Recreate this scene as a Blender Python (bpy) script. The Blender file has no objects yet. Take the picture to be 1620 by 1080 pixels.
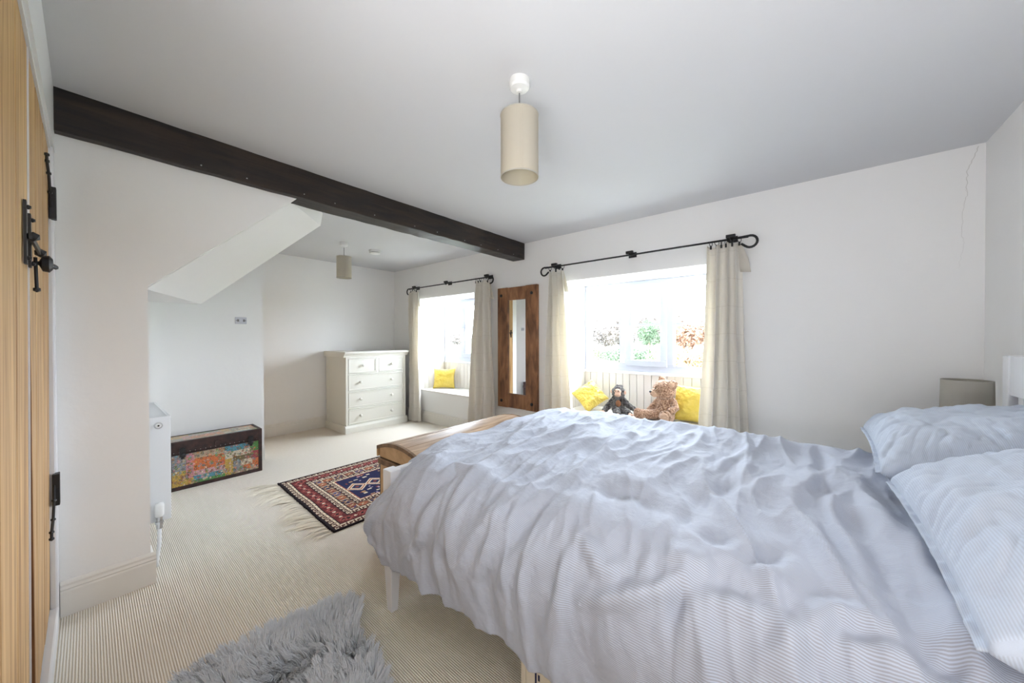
import bpy, bmesh, math, random
import numpy as np
from mathutils import Vector, Matrix, noise as mnoise

# ------------------------------------------------------------------ camera, sky, light, exposure
sc = bpy.context.scene
col = sc.collection
rnd = random.Random(7)
nprs = np.random.RandomState(11)
PI = math.pi

def cam_axes(yaw, pitch, roll):
    f = Vector((math.cos(yaw)*math.cos(pitch), math.sin(yaw)*math.cos(pitch), -math.sin(pitch)))
    r = f.cross(Vector((0, 0, 1))).normalized(); d = f.cross(r)
    c, s = math.cos(roll), math.sin(roll)
    return c*r+s*d, -s*r+c*d, f
_r, _d, _f = cam_axes(math.radians(129.85), math.radians(.48), math.radians(.12))
cam_data = bpy.data.cameras.new('camera')
cam_data.sensor_width = 36; cam_data.lens = 560/1620*36; cam_data.clip_start = .02; cam_data.clip_end = 600
cam = bpy.data.objects.new('camera', cam_data); col.objects.link(cam)
m3 = Matrix((_r, -_d, -_f)).transposed()
cam.matrix_world = Matrix.Translation((0, 0, 1.2)) @ m3.to_4x4()
sc.camera = cam
vs = sc.view_settings
vs.view_transform = 'Standard'; vs.look = 'None'; vs.gamma = 1; vs.use_curve_mapping = False
vs.exposure = 2.56

world = bpy.data.worlds.new('sky'); sc.world = world; world.use_nodes = True
wn = world.node_tree; wn.nodes.clear()
wo = wn.nodes.new('ShaderNodeOutputWorld'); wb = wn.nodes.new('ShaderNodeBackground')
wb.inputs['Color'].default_value = (.86, .94, 1.05, 1); wb.inputs['Strength'].default_value = 8.2
wn.links.new(wb.outputs[0], wo.inputs[0])

def area(name, loc, rot, sx, sy, power, color=(1, 1, 1), portal=False):
    l = bpy.data.lights.new(name, 'AREA'); l.shape = 'RECTANGLE'; l.size = sx; l.size_y = sy
    l.energy = power; l.color = color
    if portal: l.cycles.is_portal = True
    o = bpy.data.objects.new(name, l); col.objects.link(o); o.location = loc; o.rotation_euler = rot
    return o
area('window_portal', (-1.25, 3.70, 1.33), (-PI/2, 0, 0), 1.32, .98, 1, portal=True)
area('window_portal', (-3.78, 3.70, 1.33), (-PI/2, 0, 0), 1.15, .98, 1, portal=True)
area('fill_uplight', (.05, -.50, .9), (math.radians(165), 0, 0), 1.1, .8, 8.6, (.97, .985, 1.0))  # added unseen fill, aimed at the ceiling to brighten the near walls

# ------------------------------------------------------------------ helpers
def chain_matrix(p):
    m = Matrix.Identity(4)
    while p is not None:
        m = Matrix.LocRotScale(p.location, p.rotation_euler, p.scale) @ m
        p = p.parent
    return m

def tag(o, label=None, cat=None, group=None, kind=None):
    if label: o['label'] = label
    if cat: o['category'] = cat
    if group: o['group'] = group
    if kind: o['kind'] = kind
    return o

def obj(name, bm, mat, parent=None, world=True, smooth=False, bevel=0, label=None, sub=0, solid=0):
    """link a bmesh as ONE mesh object; geometry is given in world coordinates unless world=False"""
    if bm is not None and not isinstance(bm, bpy.types.Mesh):
        if parent is not None and world:
            bm.transform(chain_matrix(parent).inverted())
        off = None
        if parent is None and bm.verts:
            lo = [min(v.co[i] for v in bm.verts) for i in range(3)]; hi = [max(v.co[i] for v in bm.verts) for i in range(3)]
            off = Vector(((lo[0]+hi[0])/2, (lo[1]+hi[1])/2, lo[2]))
            bm.transform(Matrix.Translation(-off))
        me = bpy.data.meshes.new(name)
        bm.normal_update(); bm.to_mesh(me); bm.free()
    else:
        me = bm; off = None
        co = np.empty(len(me.vertices)*3); me.vertices.foreach_get('co', co); co = co.reshape(-1, 3)
        if parent is not None and world:
            inv = np.array(chain_matrix(parent).inverted()); co = co@inv[:3, :3].T+inv[:3, 3]
        if parent is None:
            lo, hi = co.min(0), co.max(0); off = Vector(((lo[0]+hi[0])/2, (lo[1]+hi[1])/2, lo[2])); co = co-np.array(off)
        me.vertices.foreach_set('co', co.ravel()); me.update()
    o = bpy.data.objects.new(name, me); col.objects.link(o)
    if off is not None: o.location = off
    if parent is not None: o.parent = parent
    for m in (mat if isinstance(mat, (list, tuple)) else [mat]): me.materials.append(m)
    if smooth: me.polygons.foreach_set('use_smooth', [True]*len(me.polygons))
    if solid:
        s = o.modifiers.new('solid', 'SOLIDIFY'); s.thickness = solid; s.offset = 0
    if bevel:
        b = o.modifiers.new('bevel', 'BEVEL'); b.width = bevel; b.segments = 2; b.limit_method = 'ANGLE'; b.angle_limit = math.radians(40)
    if sub:
        s = o.modifiers.new('sub', 'SUBSURF'); s.levels = sub; s.render_levels = sub
    if label: o['label'] = label
    return o

def thing(name, label, cat, loc, rotz=0, group=None):
    o = bpy.data.objects.new(name, None); col.objects.link(o); o.location = loc; o.rotation_euler = (0, 0, rotz)
    o.empty_display_size = .1
    return tag(o, label, cat, group)

def B(): return bmesh.new()

def box(bm, x0, x1, y0, y1, z0, z1, mat_index=0, M=None):
    vs_ = [bm.verts.new((x, y, z)) for x in (x0, x1) for y in (y0, y1) for z in (z0, z1)]
    q = [(0, 1, 3, 2), (4, 6, 7, 5), (0, 4, 5, 1), (2, 3, 7, 6), (0, 2, 6, 4), (1, 5, 7, 3)]
    for a in q:
        f = bm.faces.new([vs_[i] for i in a]); f.material_index = mat_index
    if M is not None:
        for v in vs_: v.co = M @ v.co
    return vs_

def boxes(*bs):
    bm = B()
    for b in bs: box(bm, *b)
    return bm

def prism(bm, poly, axis, a, b):
    """extrude a 2D polygon along axis: 'x' poly=(y,z); 'y' poly=(x,z); 'z' poly=(x,y)"""
    def P(p, t):
        return {'x': (t, p[0], p[1]), 'y': (p[0], t, p[1]), 'z': (p[0], p[1], t)}[axis]
    A = [bm.verts.new(P(p, a)) for p in poly]; C_ = [bm.verts.new(P(p, b)) for p in poly]
    n = len(poly)
    fs = [bm.faces.new(A), bm.faces.new(C_[::-1])]
    for i in range(n): fs.append(bm.faces.new((A[i], C_[i], C_[(i+1) % n], A[(i+1) % n])))
    bmesh.ops.recalc_face_normals(bm, faces=fs)

def tube(bm, pts, r, seg=8, cap=True):
    """round bar swept through points; r number or list"""
    pts = [Vector(p) for p in pts]; n = len(pts)
    rs = r if isinstance(r, (list, tuple)) else [r]*n
    rings = []; up = None
    for i, p in enumerate(pts):
        d = (pts[min(i+1, n-1)]-pts[max(i-1, 0)]).normalized()
        if up is None:
            up = Vector((0, 0, 1)) if abs(d.z) < .9 else Vector((1, 0, 0))
        u = (up-d*up.dot(d)).normalized(); w = d.cross(u); up = u
        rings.append([bm.verts.new(p+(u*math.cos(t)+w*math.sin(t))*rs[i]) for t in [2*PI*k/seg for k in range(seg)]])
    for a, b in zip(rings, rings[1:]):
        for k in range(seg): bm.faces.new((a[k], a[(k+1) % seg], b[(k+1) % seg], b[k]))
    if cap:
        bm.faces.new(rings[0][::-1]); bm.faces.new(rings[-1])
    return bm

def lathe(bm, prof, c, seg=32, axis='z', close=False):
    """profile [(r, h)], revolved about a vertical (or x / y) axis through c"""
    c = Vector(c); rings = []
    for r, h in prof:
        ring = []
        for k in range(seg):
            t = 2*PI*k/seg; a, b = r*math.cos(t), r*math.sin(t)
            v = {'z': (a, b, h), 'y': (a, h, b), 'x': (h, a, b)}[axis]
            ring.append(bm.verts.new(c+Vector(v)))
        rings.append(ring)
    fs = []
    for a, b in zip(rings, rings[1:]):
        for k in range(seg): fs.append(bm.faces.new((a[k], a[(k+1) % seg], b[(k+1) % seg], b[k])))
    if not close:
        if prof[0][0] > 1e-6: fs.append(bm.faces.new(rings[0][::-1]))
        if prof[-1][0] > 1e-6: fs.append(bm.faces.new(rings[-1]))
    else:
        for k in range(seg): fs.append(bm.faces.new((rings[-1][k], rings[-1][(k+1) % seg], rings[0][(k+1) % seg], rings[0][k])))
    bmesh.ops.recalc_face_normals(bm, faces=fs)
    return bm

def torus(bm, c, R_, r, axis='x', seg=20, s2=6):
    prof = [(R_+r*math.cos(2*PI*k/s2), r*math.sin(2*PI*k/s2)) for k in range(s2)]
    return lathe(bm, prof, c, seg, axis, close=True)

def sphere(bm, c, r, sub=2, scale=(1, 1, 1), rot=None):
    M = Matrix.Translation(c)
    if rot is not None: M = M @ rot
    M = M @ Matrix.Diagonal((scale[0], scale[1], scale[2], 1))
    bmesh.ops.create_icosphere(bm, subdivisions=sub, radius=r, matrix=M)
    return bm

def grid_mesh(name, P, uv=None, closed_u=False, colors=None):
    """P: (nu, nv, 3) numpy array -> mesh of quads, fast"""
    nu, nv = P.shape[:2]
    me = bpy.data.meshes.new(name)
    idx = np.arange(nu*nv).reshape(nu, nv)
    a = idx if closed_u is False else np.vstack([idx, idx[:1]])
    q = np.stack([a[:-1, :-1], a[1:, :-1], a[1:, 1:], a[:-1, 1:]], -1).reshape(-1, 4)
    me.vertices.add(nu*nv); me.vertices.foreach_set('co', P.reshape(-1).astype(np.float32))
    me.loops.add(q.size); me.loops.foreach_set('vertex_index', q.reshape(-1).astype(np.int32))
    me.polygons.add(len(q)); me.polygons.foreach_set('loop_start', (np.arange(len(q))*4).astype(np.int32))
    me.polygons.foreach_set('loop_total', np.full(len(q), 4, np.int32))
    me.update(calc_edges=True)
    me.polygons.foreach_set('use_smooth', np.ones(len(q), bool))
    if uv is not None:
        l = me.uv_layers.new(name='UVMap'); l.data.foreach_set('uv', uv.reshape(-1, 2)[q.reshape(-1)].astype(np.float32).ravel())
    if colors is not None:   # per face colours
        ca = me.color_attributes.new('dye', 'FLOAT_COLOR', 'CORNER')
        c4 = np.concatenate([colors.reshape(-1, 3), np.ones((len(q), 1))], 1)
        ca.data.foreach_set('color', np.repeat(c4, 4, 0).astype(np.float32).ravel())
    return me

# numpy gradient noise -----------------------------------------------------------
_perm = nprs.permutation(256); _perm = np.concatenate([_perm, _perm, _perm])
_ang = nprs.rand(256)*2*PI; _g = np.stack([np.cos(_ang), np.sin(_ang)], -1)
def perlin(x, y):
    x = np.asarray(x, float)+100.3; y = np.asarray(y, float)+100.7
    xi = np.floor(x).astype(int); yi = np.floor(y).astype(int); xf = x-xi; yf = y-yi
    def gr(ix, iy):
        h = _perm[(_perm[ix & 255]+iy) & 255]; return _g[h]
    u = xf**3*(xf*(xf*6-15)+10); v = yf**3*(yf*(yf*6-15)+10)
    def dt(ix, iy, dx, dy):
        g = gr(ix, iy); return g[..., 0]*dx+g[..., 1]*dy
    a = dt(xi, yi, xf, yf); b = dt(xi+1, yi, xf-1, yf); c = dt(xi, yi+1, xf, yf-1); d = dt(xi+1, yi+1, xf-1, yf-1)
    return (a+(b-a)*u)+((c+(d-c)*u)-(a+(b-a)*u))*v
def fbm(x, y, n=3):
    s = 0; a = 1
    for i in range(n): s = s+a*perlin(x*2**i+17*i, y*2**i-9*i); a *= .5
    return s
def ridge(x, y):      # sharp-crested folds, about 0..1
    return (1-np.abs(perlin(x, y))*2.2).clip(0, 1)**2

# materials ----------------------------------------------------------------------
def srgb(r, g, b):
    f = lambda c: (c/255/12.92) if c/255 <= .04045 else ((c/255+.055)/1.055)**2.4
    return (f(r), f(g), f(b), 1)

def nmat(name, color, rough=.6, spec=.5, metal=0, bump=None, var=None, sheen=0, coat=0):
    """principled; bump=(scale, strength, dist[, detail]); var=(scale, color2, amount)"""
    m = bpy.data.materials.new(name); m.use_nodes = True; nt = m.node_tree; p = nt.nodes['Principled BSDF']
    p.inputs['Base Color'].default_value = color; p.inputs['Roughness'].default_value = rough
    p.inputs['Specular IOR Level'].default_value = spec; p.inputs['Metallic'].default_value = metal
    if sheen: p.inputs['Sheen Weight'].default_value = sheen
    if coat: p.inputs['Coat Weight'].default_value = coat
    tc = nt.nodes.new('ShaderNodeTexCoord')
    if var:
        n = nt.nodes.new('ShaderNodeTexNoise'); n.inputs['Scale'].default_value = var[0]; n.inputs['Detail'].default_value = 5
        nt.links.new(tc.outputs['Object'], n.inputs['Vector'])
        mx = nt.nodes.new('ShaderNodeMix'); mx.data_type = 'RGBA'
        mx.inputs['A'].default_value = color; mx.inputs['B'].default_value = var[1]
        mr = nt.nodes.new('ShaderNodeMapRange'); mr.inputs['From Min'].default_value = .35; mr.inputs['From Max'].default_value = .7
        mr.inputs['To Max'].default_value = var[2]
        nt.links.new(n.outputs['Fac'], mr.inputs['Value']); nt.links.new(mr.outputs[0], mx.inputs['Factor'])
        nt.links.new(mx.outputs['Result'], p.inputs['Base Color'])
    if bump:
        n = nt.nodes.new('ShaderNodeTexNoise'); n.inputs['Scale'].default_value = bump[0]
        n.inputs['Detail'].default_value = bump[3] if len(bump) > 3 else 3
        nt.links.new(tc.outputs['Object'], n.inputs['Vector'])
        b = nt.nodes.new('ShaderNodeBump'); b.inputs['Strength'].default_value = bump[1]; b.inputs['Distance'].default_value = bump[2]
        nt.links.new(n.outputs['Fac'], b.inputs['Height']); nt.links.new(b.outputs[0], p.inputs['Normal'])
    return m

def wood(name, c1, c2, scale=(1, 1, 1), rough=.55, knots=True, dark=None, bump=.15, contrast=(.3, .7)):
    m = bpy.data.materials.new(name); m.use_nodes = True; nt = m.node_tree; p = nt.nodes['Principled BSDF']
    p.inputs['Roughness'].default_value = rough
    tc = nt.nodes.new('ShaderNodeTexCoord'); mp = nt.nodes.new('ShaderNodeMapping'); mp.inputs['Scale'].default_value = scale
    nt.links.new(tc.outputs['Object'], mp.inputs['Vector'])
    n = nt.nodes.new('ShaderNodeTexNoise'); n.inputs['Scale'].default_value = 3; n.inputs['Detail'].default_value = 9; n.inputs['Distortion'].default_value = .6
    nt.links.new(mp.outputs[0], n.inputs['Vector'])
    cr = nt.nodes.new('ShaderNodeValToRGB'); cr.color_ramp.elements[0].position = contrast[0]; cr.color_ramp.elements[1].position = contrast[1]
    cr.color_ramp.elements[0].color = c1; cr.color_ramp.elements[1].color = c2
    nt.links.new(n.outputs['Fac'], cr.inputs['Fac'])
    out = cr.outputs['Color']
    if knots:
        v = nt.nodes.new('ShaderNodeTexVoronoi'); v.inputs['Scale'].default_value = 1.2
        mp2 = nt.nodes.new('ShaderNodeMapping'); mp2.inputs['Scale'].default_value = tuple(.35*s+.9 for s in scale)
        nt.links.new(tc.outputs['Object'], mp2.inputs['Vector']); nt.links.new(mp2.outputs[0], v.inputs['Vector'])
        r = nt.nodes.new('ShaderNodeValToRGB'); r.color_ramp.elements[0].position = .03; r.color_ramp.elements[1].position = .10
        r.color_ramp.elements[0].color = (1, 1, 1, 1); r.color_ramp.elements[1].color = (0, 0, 0, 1)
        nt.links.new(v.outputs['Distance'], r.inputs['Fac'])
        mx = nt.nodes.new('ShaderNodeMix'); mx.data_type = 'RGBA'
        mx.inputs['B'].default_value = dark or (c1[0]*.35, c1[1]*.35, c1[2]*.35, 1)
        nt.links.new(out, mx.inputs['A']); nt.links.new(r.outputs['Color'], mx.inputs['Factor']); out = mx.outputs['Result']
    nt.links.new(out, p.inputs['Base Color'])
    b = nt.nodes.new('ShaderNodeBump'); b.inputs['Strength'].default_value = bump; b.inputs['Distance'].default_value = .004
    nt.links.new(n.outputs['Fac'], b.inputs['Height']); nt.links.new(b.outputs[0], p.inputs['Normal'])
    return m

def dyed(name, rough=.9, bumps=(250, .3, .003)):
    m = nmat(name, (1, 1, 1, 1), rough, .2, bump=bumps); nt = m.node_tree
    a = nt.nodes.new('ShaderNodeAttribute'); a.attribute_name = 'dye'
    nt.links.new(a.outputs['Color'], nt.nodes['Principled BSDF'].inputs['Base Color']); return m

def carpet_mat():
    m = bpy.data.materials.new('looped wool carpet'); m.use_nodes = True; nt = m.node_tree; p = nt.nodes['Principled BSDF']
    p.inputs['Roughness'].default_value = .95; p.inputs['Specular IOR Level'].default_value = .15
    N = nt.nodes.new; L = nt.links.new
    tc = N('ShaderNodeTexCoord'); sep = N('ShaderNodeSeparateXYZ'); L(tc.outputs['Object'], sep.inputs[0])
    def math_(op, a, b=None, c=None):
        n = N('ShaderNodeMath'); n.operation = op
        for i, v in enumerate((a, b, c)):
            if v is None: continue
            if hasattr(v, 'links'): L(v, n.inputs[i])
            else: n.inputs[i].default_value = v
        return n.outputs[0]
    nz = N('ShaderNodeTexNoise'); nz.inputs['Scale'].default_value = 60; nz.inputs['Detail'].default_value = 2; L(tc.outputs['Object'], nz.inputs['Vector'])
    wob = math_('MULTIPLY', math_('SUBTRACT', nz.outputs['Fac'], .5), .9)
    ry = math_('SINE', math_('ADD', math_('MULTIPLY', sep.outputs['Y'], 2*PI/.0075), wob))
    ry = math_('MULTIPLY_ADD', ry, .5, .5)
    rx = math_('SINE', math_('ADD', math_('MULTIPLY', sep.outputs['X'], 2*PI/.0075), math_('MULTIPLY', wob, 3.5)))
    rx = math_('MULTIPLY_ADD', rx, .5, .5)
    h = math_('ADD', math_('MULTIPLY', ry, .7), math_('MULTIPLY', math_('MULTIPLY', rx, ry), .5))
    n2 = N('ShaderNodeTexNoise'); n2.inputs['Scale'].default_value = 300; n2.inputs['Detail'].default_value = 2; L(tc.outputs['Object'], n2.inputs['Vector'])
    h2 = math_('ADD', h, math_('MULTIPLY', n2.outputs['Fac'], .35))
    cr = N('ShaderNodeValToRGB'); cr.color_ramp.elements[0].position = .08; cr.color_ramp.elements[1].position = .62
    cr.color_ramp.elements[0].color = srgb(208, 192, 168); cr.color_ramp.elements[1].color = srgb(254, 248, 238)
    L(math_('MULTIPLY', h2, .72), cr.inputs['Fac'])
    L(cr.outputs[0], p.inputs['Base Color'])
    b = N('ShaderNodeBump'); b.inputs['Strength'].default_value = .7; b.inputs['Distance'].default_value = .004
    L(h2, b.inputs['Height']); L(b.outputs[0], p.inputs['Normal'])
    return m

def stripe_mat(name, base, stripe, pitch, duty=.5, rough=.85, soft=.12):
    m = bpy.data.materials.new(name); m.use_nodes = True; nt = m.node_tree; p = nt.nodes['Principled BSDF']
    p.inputs['Roughness'].default_value = rough; p.inputs['Specular IOR Level'].default_value = .2; p.inputs['Sheen Weight'].default_value = .15
    N = nt.nodes.new; L = nt.links.new
    uv = N('ShaderNodeUVMap'); sep = N('ShaderNodeSeparateXYZ'); L(uv.outputs[0], sep.inputs[0])
    a = N('ShaderNodeMath'); a.operation = 'MULTIPLY'; a.inputs[1].default_value = 1/pitch; L(sep.outputs['Y'], a.inputs[0])
    pp = N('ShaderNodeMath'); pp.operation = 'PINGPONG'; pp.inputs[1].default_value = .5; L(a.outputs[0], pp.inputs[0])
    mr = N('ShaderNodeMapRange'); mr.inputs['From Min'].default_value = .5*duty-soft*.5; mr.inputs['From Max'].default_value = .5*duty+soft*.5
    mr.interpolation_type = 'SMOOTHSTEP'; L(pp.outputs[0], mr.inputs['Value'])
    mx = N('ShaderNodeMix'); mx.data_type = 'RGBA'; mx.inputs['A'].default_value = stripe; mx.inputs['B'].default_value = base
    L(mr.outputs[0], mx.inputs['Factor']); L(mx.outputs['Result'], p.inputs['Base Color'])
    tc = N('ShaderNodeTexCoord')
    n = N('ShaderNodeTexNoise'); n.inputs['Scale'].default_value = 55; n.inputs['Detail'].default_value = 5; n.inputs['Distortion'].default_value = .5
    L(tc.outputs['Object'], n.inputs['Vector'])
    b = N('ShaderNodeBump'); b.inputs['Strength'].default_value = .35; b.inputs['Distance'].default_value = .006
    L(n.outputs['Fac'], b.inputs['Height']); L(b.outputs[0], p.inputs['Normal'])
    return m

M = {}
M['wall'] = nmat('matt off white emulsion', srgb(244, 243, 241), .9, .2, bump=(9, .25, .01, 4))
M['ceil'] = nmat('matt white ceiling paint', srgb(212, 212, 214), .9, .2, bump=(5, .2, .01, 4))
M['skirt'] = nmat('satin cream skirting paint', srgb(233, 229, 222), .4, .5)
M['gloss'] = nmat('white gloss paint', srgb(236, 236, 238), .3, .5)
M['upvc'] = nmat('white window plastic', srgb(204, 210, 224), .3, .5)
M['cream'] = nmat('cream painted furniture', srgb(230, 227, 216), .4, .5)
M['panelling'] = nmat('cream painted boards', srgb(232, 227, 220), .5, .4)
M['carpet'] = carpet_mat()
M['pine'] = wood('pale pine boards', srgb(152, 110, 66), srgb(214, 176, 124), (9, 9, .55), .55)
M['pine_dark'] = wood('dark brown pine', srgb(104, 66, 34), srgb(150, 102, 60), (12, 12, .9), .6)  # dark brown wood for ledges, stop, cupboard inside and one leaf edge
M['beam'] = wood('black brown stained oak', srgb(18, 15, 14), srgb(60, 46, 37), (9, 1.0, 9), .5, dark=srgb(10, 8, 8), bump=.6, contrast=(.35, .8))
M['mirror_wood'] = wood('reclaimed brown timber', srgb(88, 54, 33), srgb(164, 114, 76), (6, 6, 1.6), .5, bump=.4)
M['box_wood'] = wood('worn waxed pine', srgb(138, 108, 82), srgb(206, 176, 144), (7, .8, 7), .45, bump=.3)
M['box_end'] = wood('worn waxed pine end', srgb(176, 136, 90), srgb(214, 178, 130), (4, 4, 4), .5, bump=.2)
M['box_edge'] = wood('rough dark pine edge', srgb(96, 74, 54), srgb(150, 120, 90), (8, 8, 8), .7, knots=False, bump=.5)
M['iron'] = nmat('black forged iron', (.012, .012, .014, 1), .45, .5, bump=(80, .2, .002))
M['steel'] = nmat('brushed steel', (.55, .55, .55, 1), .3, .5, 1)
M['chrome'] = nmat('chrome', (.8, .8, .8, 1), .12, .5, 1)
M['mirror'] = nmat('silvered glass', (.93, .93, .93, 1), .01, .5, 1)
M['enamel'] = nmat('white radiator enamel', srgb(238, 239, 240), .3, .5)
M['plastic'] = nmat('white plastic', srgb(236, 236, 234), .35, .5)
M['grey_plastic'] = nmat('grey plastic grille', srgb(120, 120, 120), .5, .5)
M['curtain'] = stripe_mat('cream woven curtain cotton', srgb(250, 246, 239), srgb(222, 217, 208), .205, .010, .85, .006)
M['lining'] = nmat('pale yellow curtain lining', srgb(238, 226, 190), .8, .2)
M['shade'] = nmat('ivory fabric lampshade', srgb(206, 200, 188), .8, .2, bump=(300, .2, .001))
M['shade_grey'] = nmat('taupe fabric lampshade', srgb(196, 192, 182), .8, .2, bump=(300, .2, .001))
M['bed_white'] = nmat('white bed paint', srgb(236, 237, 240), .35, .5)
M['mattress'] = nmat('white mattress ticking', srgb(232, 230, 226), .8, .2)
M['linen'] = stripe_mat('pale blue striped linen', srgb(204, 212, 227), srgb(172, 174, 184), .0042, .5, .85, .5)
M['linen_plain'] = nmat('pale blue washed linen', srgb(200, 211, 226), .85, .2, bump=(60, .4, .006, 6), sheen=.15)
M['linen_pillow'] = stripe_mat('pale blue finely striped pillow linen', srgb(198, 208, 223), srgb(186, 194, 207), .0042, .5, .85, .5)
M['yellow'] = nmat('mustard yellow silk', srgb(226, 196, 74), .4, .5, bump=(22, .9, .012, 5), sheen=.3, var=(14, srgb(242, 220, 120), .5))
M['bear'] = nmat('caramel plush', srgb(214, 176, 146), .95, .1, bump=(90, 1, .012, 3), var=(75, srgb(120, 80, 58), 1.0), sheen=.4)
M['bear_pale'] = nmat('pale beige plush', srgb(222, 186, 158), .95, .1, bump=(120, .8, .006, 3), sheen=.3)
M['black_plush'] = nmat('black brown plush', srgb(34, 28, 26), .95, .1, bump=(90, 1, .012, 3), var=(32, srgb(150, 146, 142), .8), sheen=.3)
M['brown_plush'] = nmat('brown plush tummy', srgb(160, 112, 82), .95, .1, bump=(90, 1, .01, 3))
M['skin_felt'] = nmat('pinkish beige felt', srgb(222, 184, 160), .85, .2, bump=(120, .4, .003))
M['bead'] = nmat('black bead', (.01, .01, .01, 1), .15, .6)
M['rug'] = dyed('knotted wool')
M['fringe'] = nmat('cream wool fringe', srgb(246, 238, 222), .95, .1)
M['rug_edge'] = nmat('dark wool selvedge', srgb(38, 30, 34), .95, .1)
M['patch'] = dyed('patchwork print', .45, (60, .2, .003))
M['trunk'] = nmat('black brown leather edging', srgb(44, 33, 32), .5, .5, bump=(40, .5, .004), var=(25, srgb(92, 58, 54), .5))
M['fleece'] = nmat('silver grey sheepskin', srgb(214, 218, 224), .7, .3, var=(8, srgb(236, 239, 244), .8))
M['pelt'] = nmat('grey pelt', srgb(150, 153, 158), .95, .1)
M['crack'] = nmat('plaster crack', srgb(206, 202, 197), .9, .1)
M['ink'] = nmat('dark blue ink', srgb(22, 24, 70), .5, .4)
M['box_plastic'] = nmat('ivory plastic', srgb(226, 216, 196), .4, .5)

def glass_mat():
    m = bpy.data.materials.new('window glass'); m.use_nodes = True; nt = m.node_tree; nt.nodes.clear()
    o = nt.nodes.new('ShaderNodeOutputMaterial'); t = nt.nodes.new('ShaderNodeBsdfTransparent'); g = nt.nodes.new('ShaderNodeBsdfGlossy')
    g.inputs['Roughness'].default_value = .0; lw = nt.nodes.new('ShaderNodeLayerWeight'); lw.inputs['Blend'].default_value = .5
    pw = nt.nodes.new('ShaderNodeMath'); pw.operation = 'POWER'; pw.inputs[1].default_value = 5; nt.links.new(lw.outputs['Facing'], pw.inputs[0])
    fr = nt.nodes.new('ShaderNodeMath'); fr.operation = 'MULTIPLY_ADD'; fr.inputs[1].default_value = .9; fr.inputs[2].default_value = .03; nt.links.new(pw.outputs[0], fr.inputs[0])
    mx = nt.nodes.new('ShaderNodeMixShader'); t.inputs['Color'].default_value = (.97, .98, .98, 1)
    nt.links.new(fr.outputs[0], mx.inputs[0]); nt.links.new(t.outputs[0], mx.inputs[1]); nt.links.new(g.outputs[0], mx.inputs[2]); nt.links.new(mx.outputs[0], o.inputs[0])
    return m
M['glass'] = glass_mat()
def translucent(m, amount, color):
    nt = m.node_tree; p = nt.nodes['Principled BSDF']; o = nt.nodes['Material Output']
    t = nt.nodes.new('ShaderNodeBsdfTranslucent'); t.inputs['Color'].default_value = color
    mx = nt.nodes.new('ShaderNodeMixShader'); mx.inputs[0].default_value = amount
    nt.links.new(p.outputs[0], mx.inputs[1]); nt.links.new(t.outputs[0], mx.inputs[2]); nt.links.new(mx.outputs[0], o.inputs['Surface'])
translucent(M['shade'], .35, srgb(236, 226, 196)); translucent(M['curtain'], .28, srgb(246, 238, 220)); translucent(M['shade_grey'], .2, srgb(214, 210, 198))

# ------------------------------------------------------------------ room shell
H = 2.262; W = 3.138; XE = .742; XW = -5.06; XN = -2.48; YS = -.085; YI = 3.60
S = lambda name, bm, mat, **k: tag(obj(name, bm, mat, **k), kind='structure')

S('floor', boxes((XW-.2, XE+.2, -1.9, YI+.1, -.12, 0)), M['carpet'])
S('ceiling', boxes((XW-.2, XE+.2, -1.9, W+.02, H, H+.12)), M['ceil'])

# window wall with two deep recesses, each with boarded lower part and a solid seat base
R1 = (-4.39, -3.24); R2 = (-1.93, -.60); ZS = .44; ZH = 1.785; ZC = .842
def window_wall():
    bm = B(); Y0, Y1 = W, YI+.09
    xs = [XW-.2, R1[0], R1[1], R2[0], R2[1], XE+.2]
    for a, b in ((xs[0], xs[1]), (xs[2], xs[3]), (xs[4], xs[5])): box(bm, a, b, Y0, Y1, 0, H+.12)
    for a, b in (R1, R2):
        box(bm, a, b, Y0, Y1, ZH, H+.12)          # lintel
        box(bm, a, b, YI+.02, Y1, 0, ZC+.0)       # wall under the window
    return bm
S('wall_north', window_wall(), M['wall'])
crk = B()
cp = [(0.718, 2.249), (0.701, 2.189), (0.68, 2.126), (0.678, 2.081), (0.674, 2.023), (0.683, 2.006), (0.67, 1.961), (0.664, 1.867), (0.66, 1.773), (0.669, 1.732), (0.656, 1.639), (0.652, 1.576)]
pts = []
for (a, b), (c, d) in zip(cp, cp[1:]):
    for k in range(5):
        t = k/5; pts.append((a+(c-a)*t+rnd.uniform(-.004, .004), W-.0002, b+(d-b)*t))
tube(crk, pts, [.0009*(1-i/len(pts))+.0002 for i in range(len(pts))], 4)
wn_ = bpy.data.objects['wall_north']
obj('hairline_crack', crk, M['crack'], wn_, label='thin wavering crack in the plaster')

S('wall_west', boxes((XW-.2, XW, 1.0, W+.01, 0, H+.1)), M['wall'])
S('wall_east', boxes((XE, XE+.2, -1.9, W+.01, 0, H+.1)), M['wall'])
# near wall, alcove and bulkhead
XA = -4.16; YA = 1.12; YL = .13
bm = B(); prism(bm, [(YS-.03, 0), (.19, 0), (.19, 1.46), (.853, 2.085), (1.10, 2.085), (1.10, H+.05), (YS-.03, H+.05)], 'x', XN, XN-.11)
S('wall_partition', bm, M['wall'])
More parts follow.
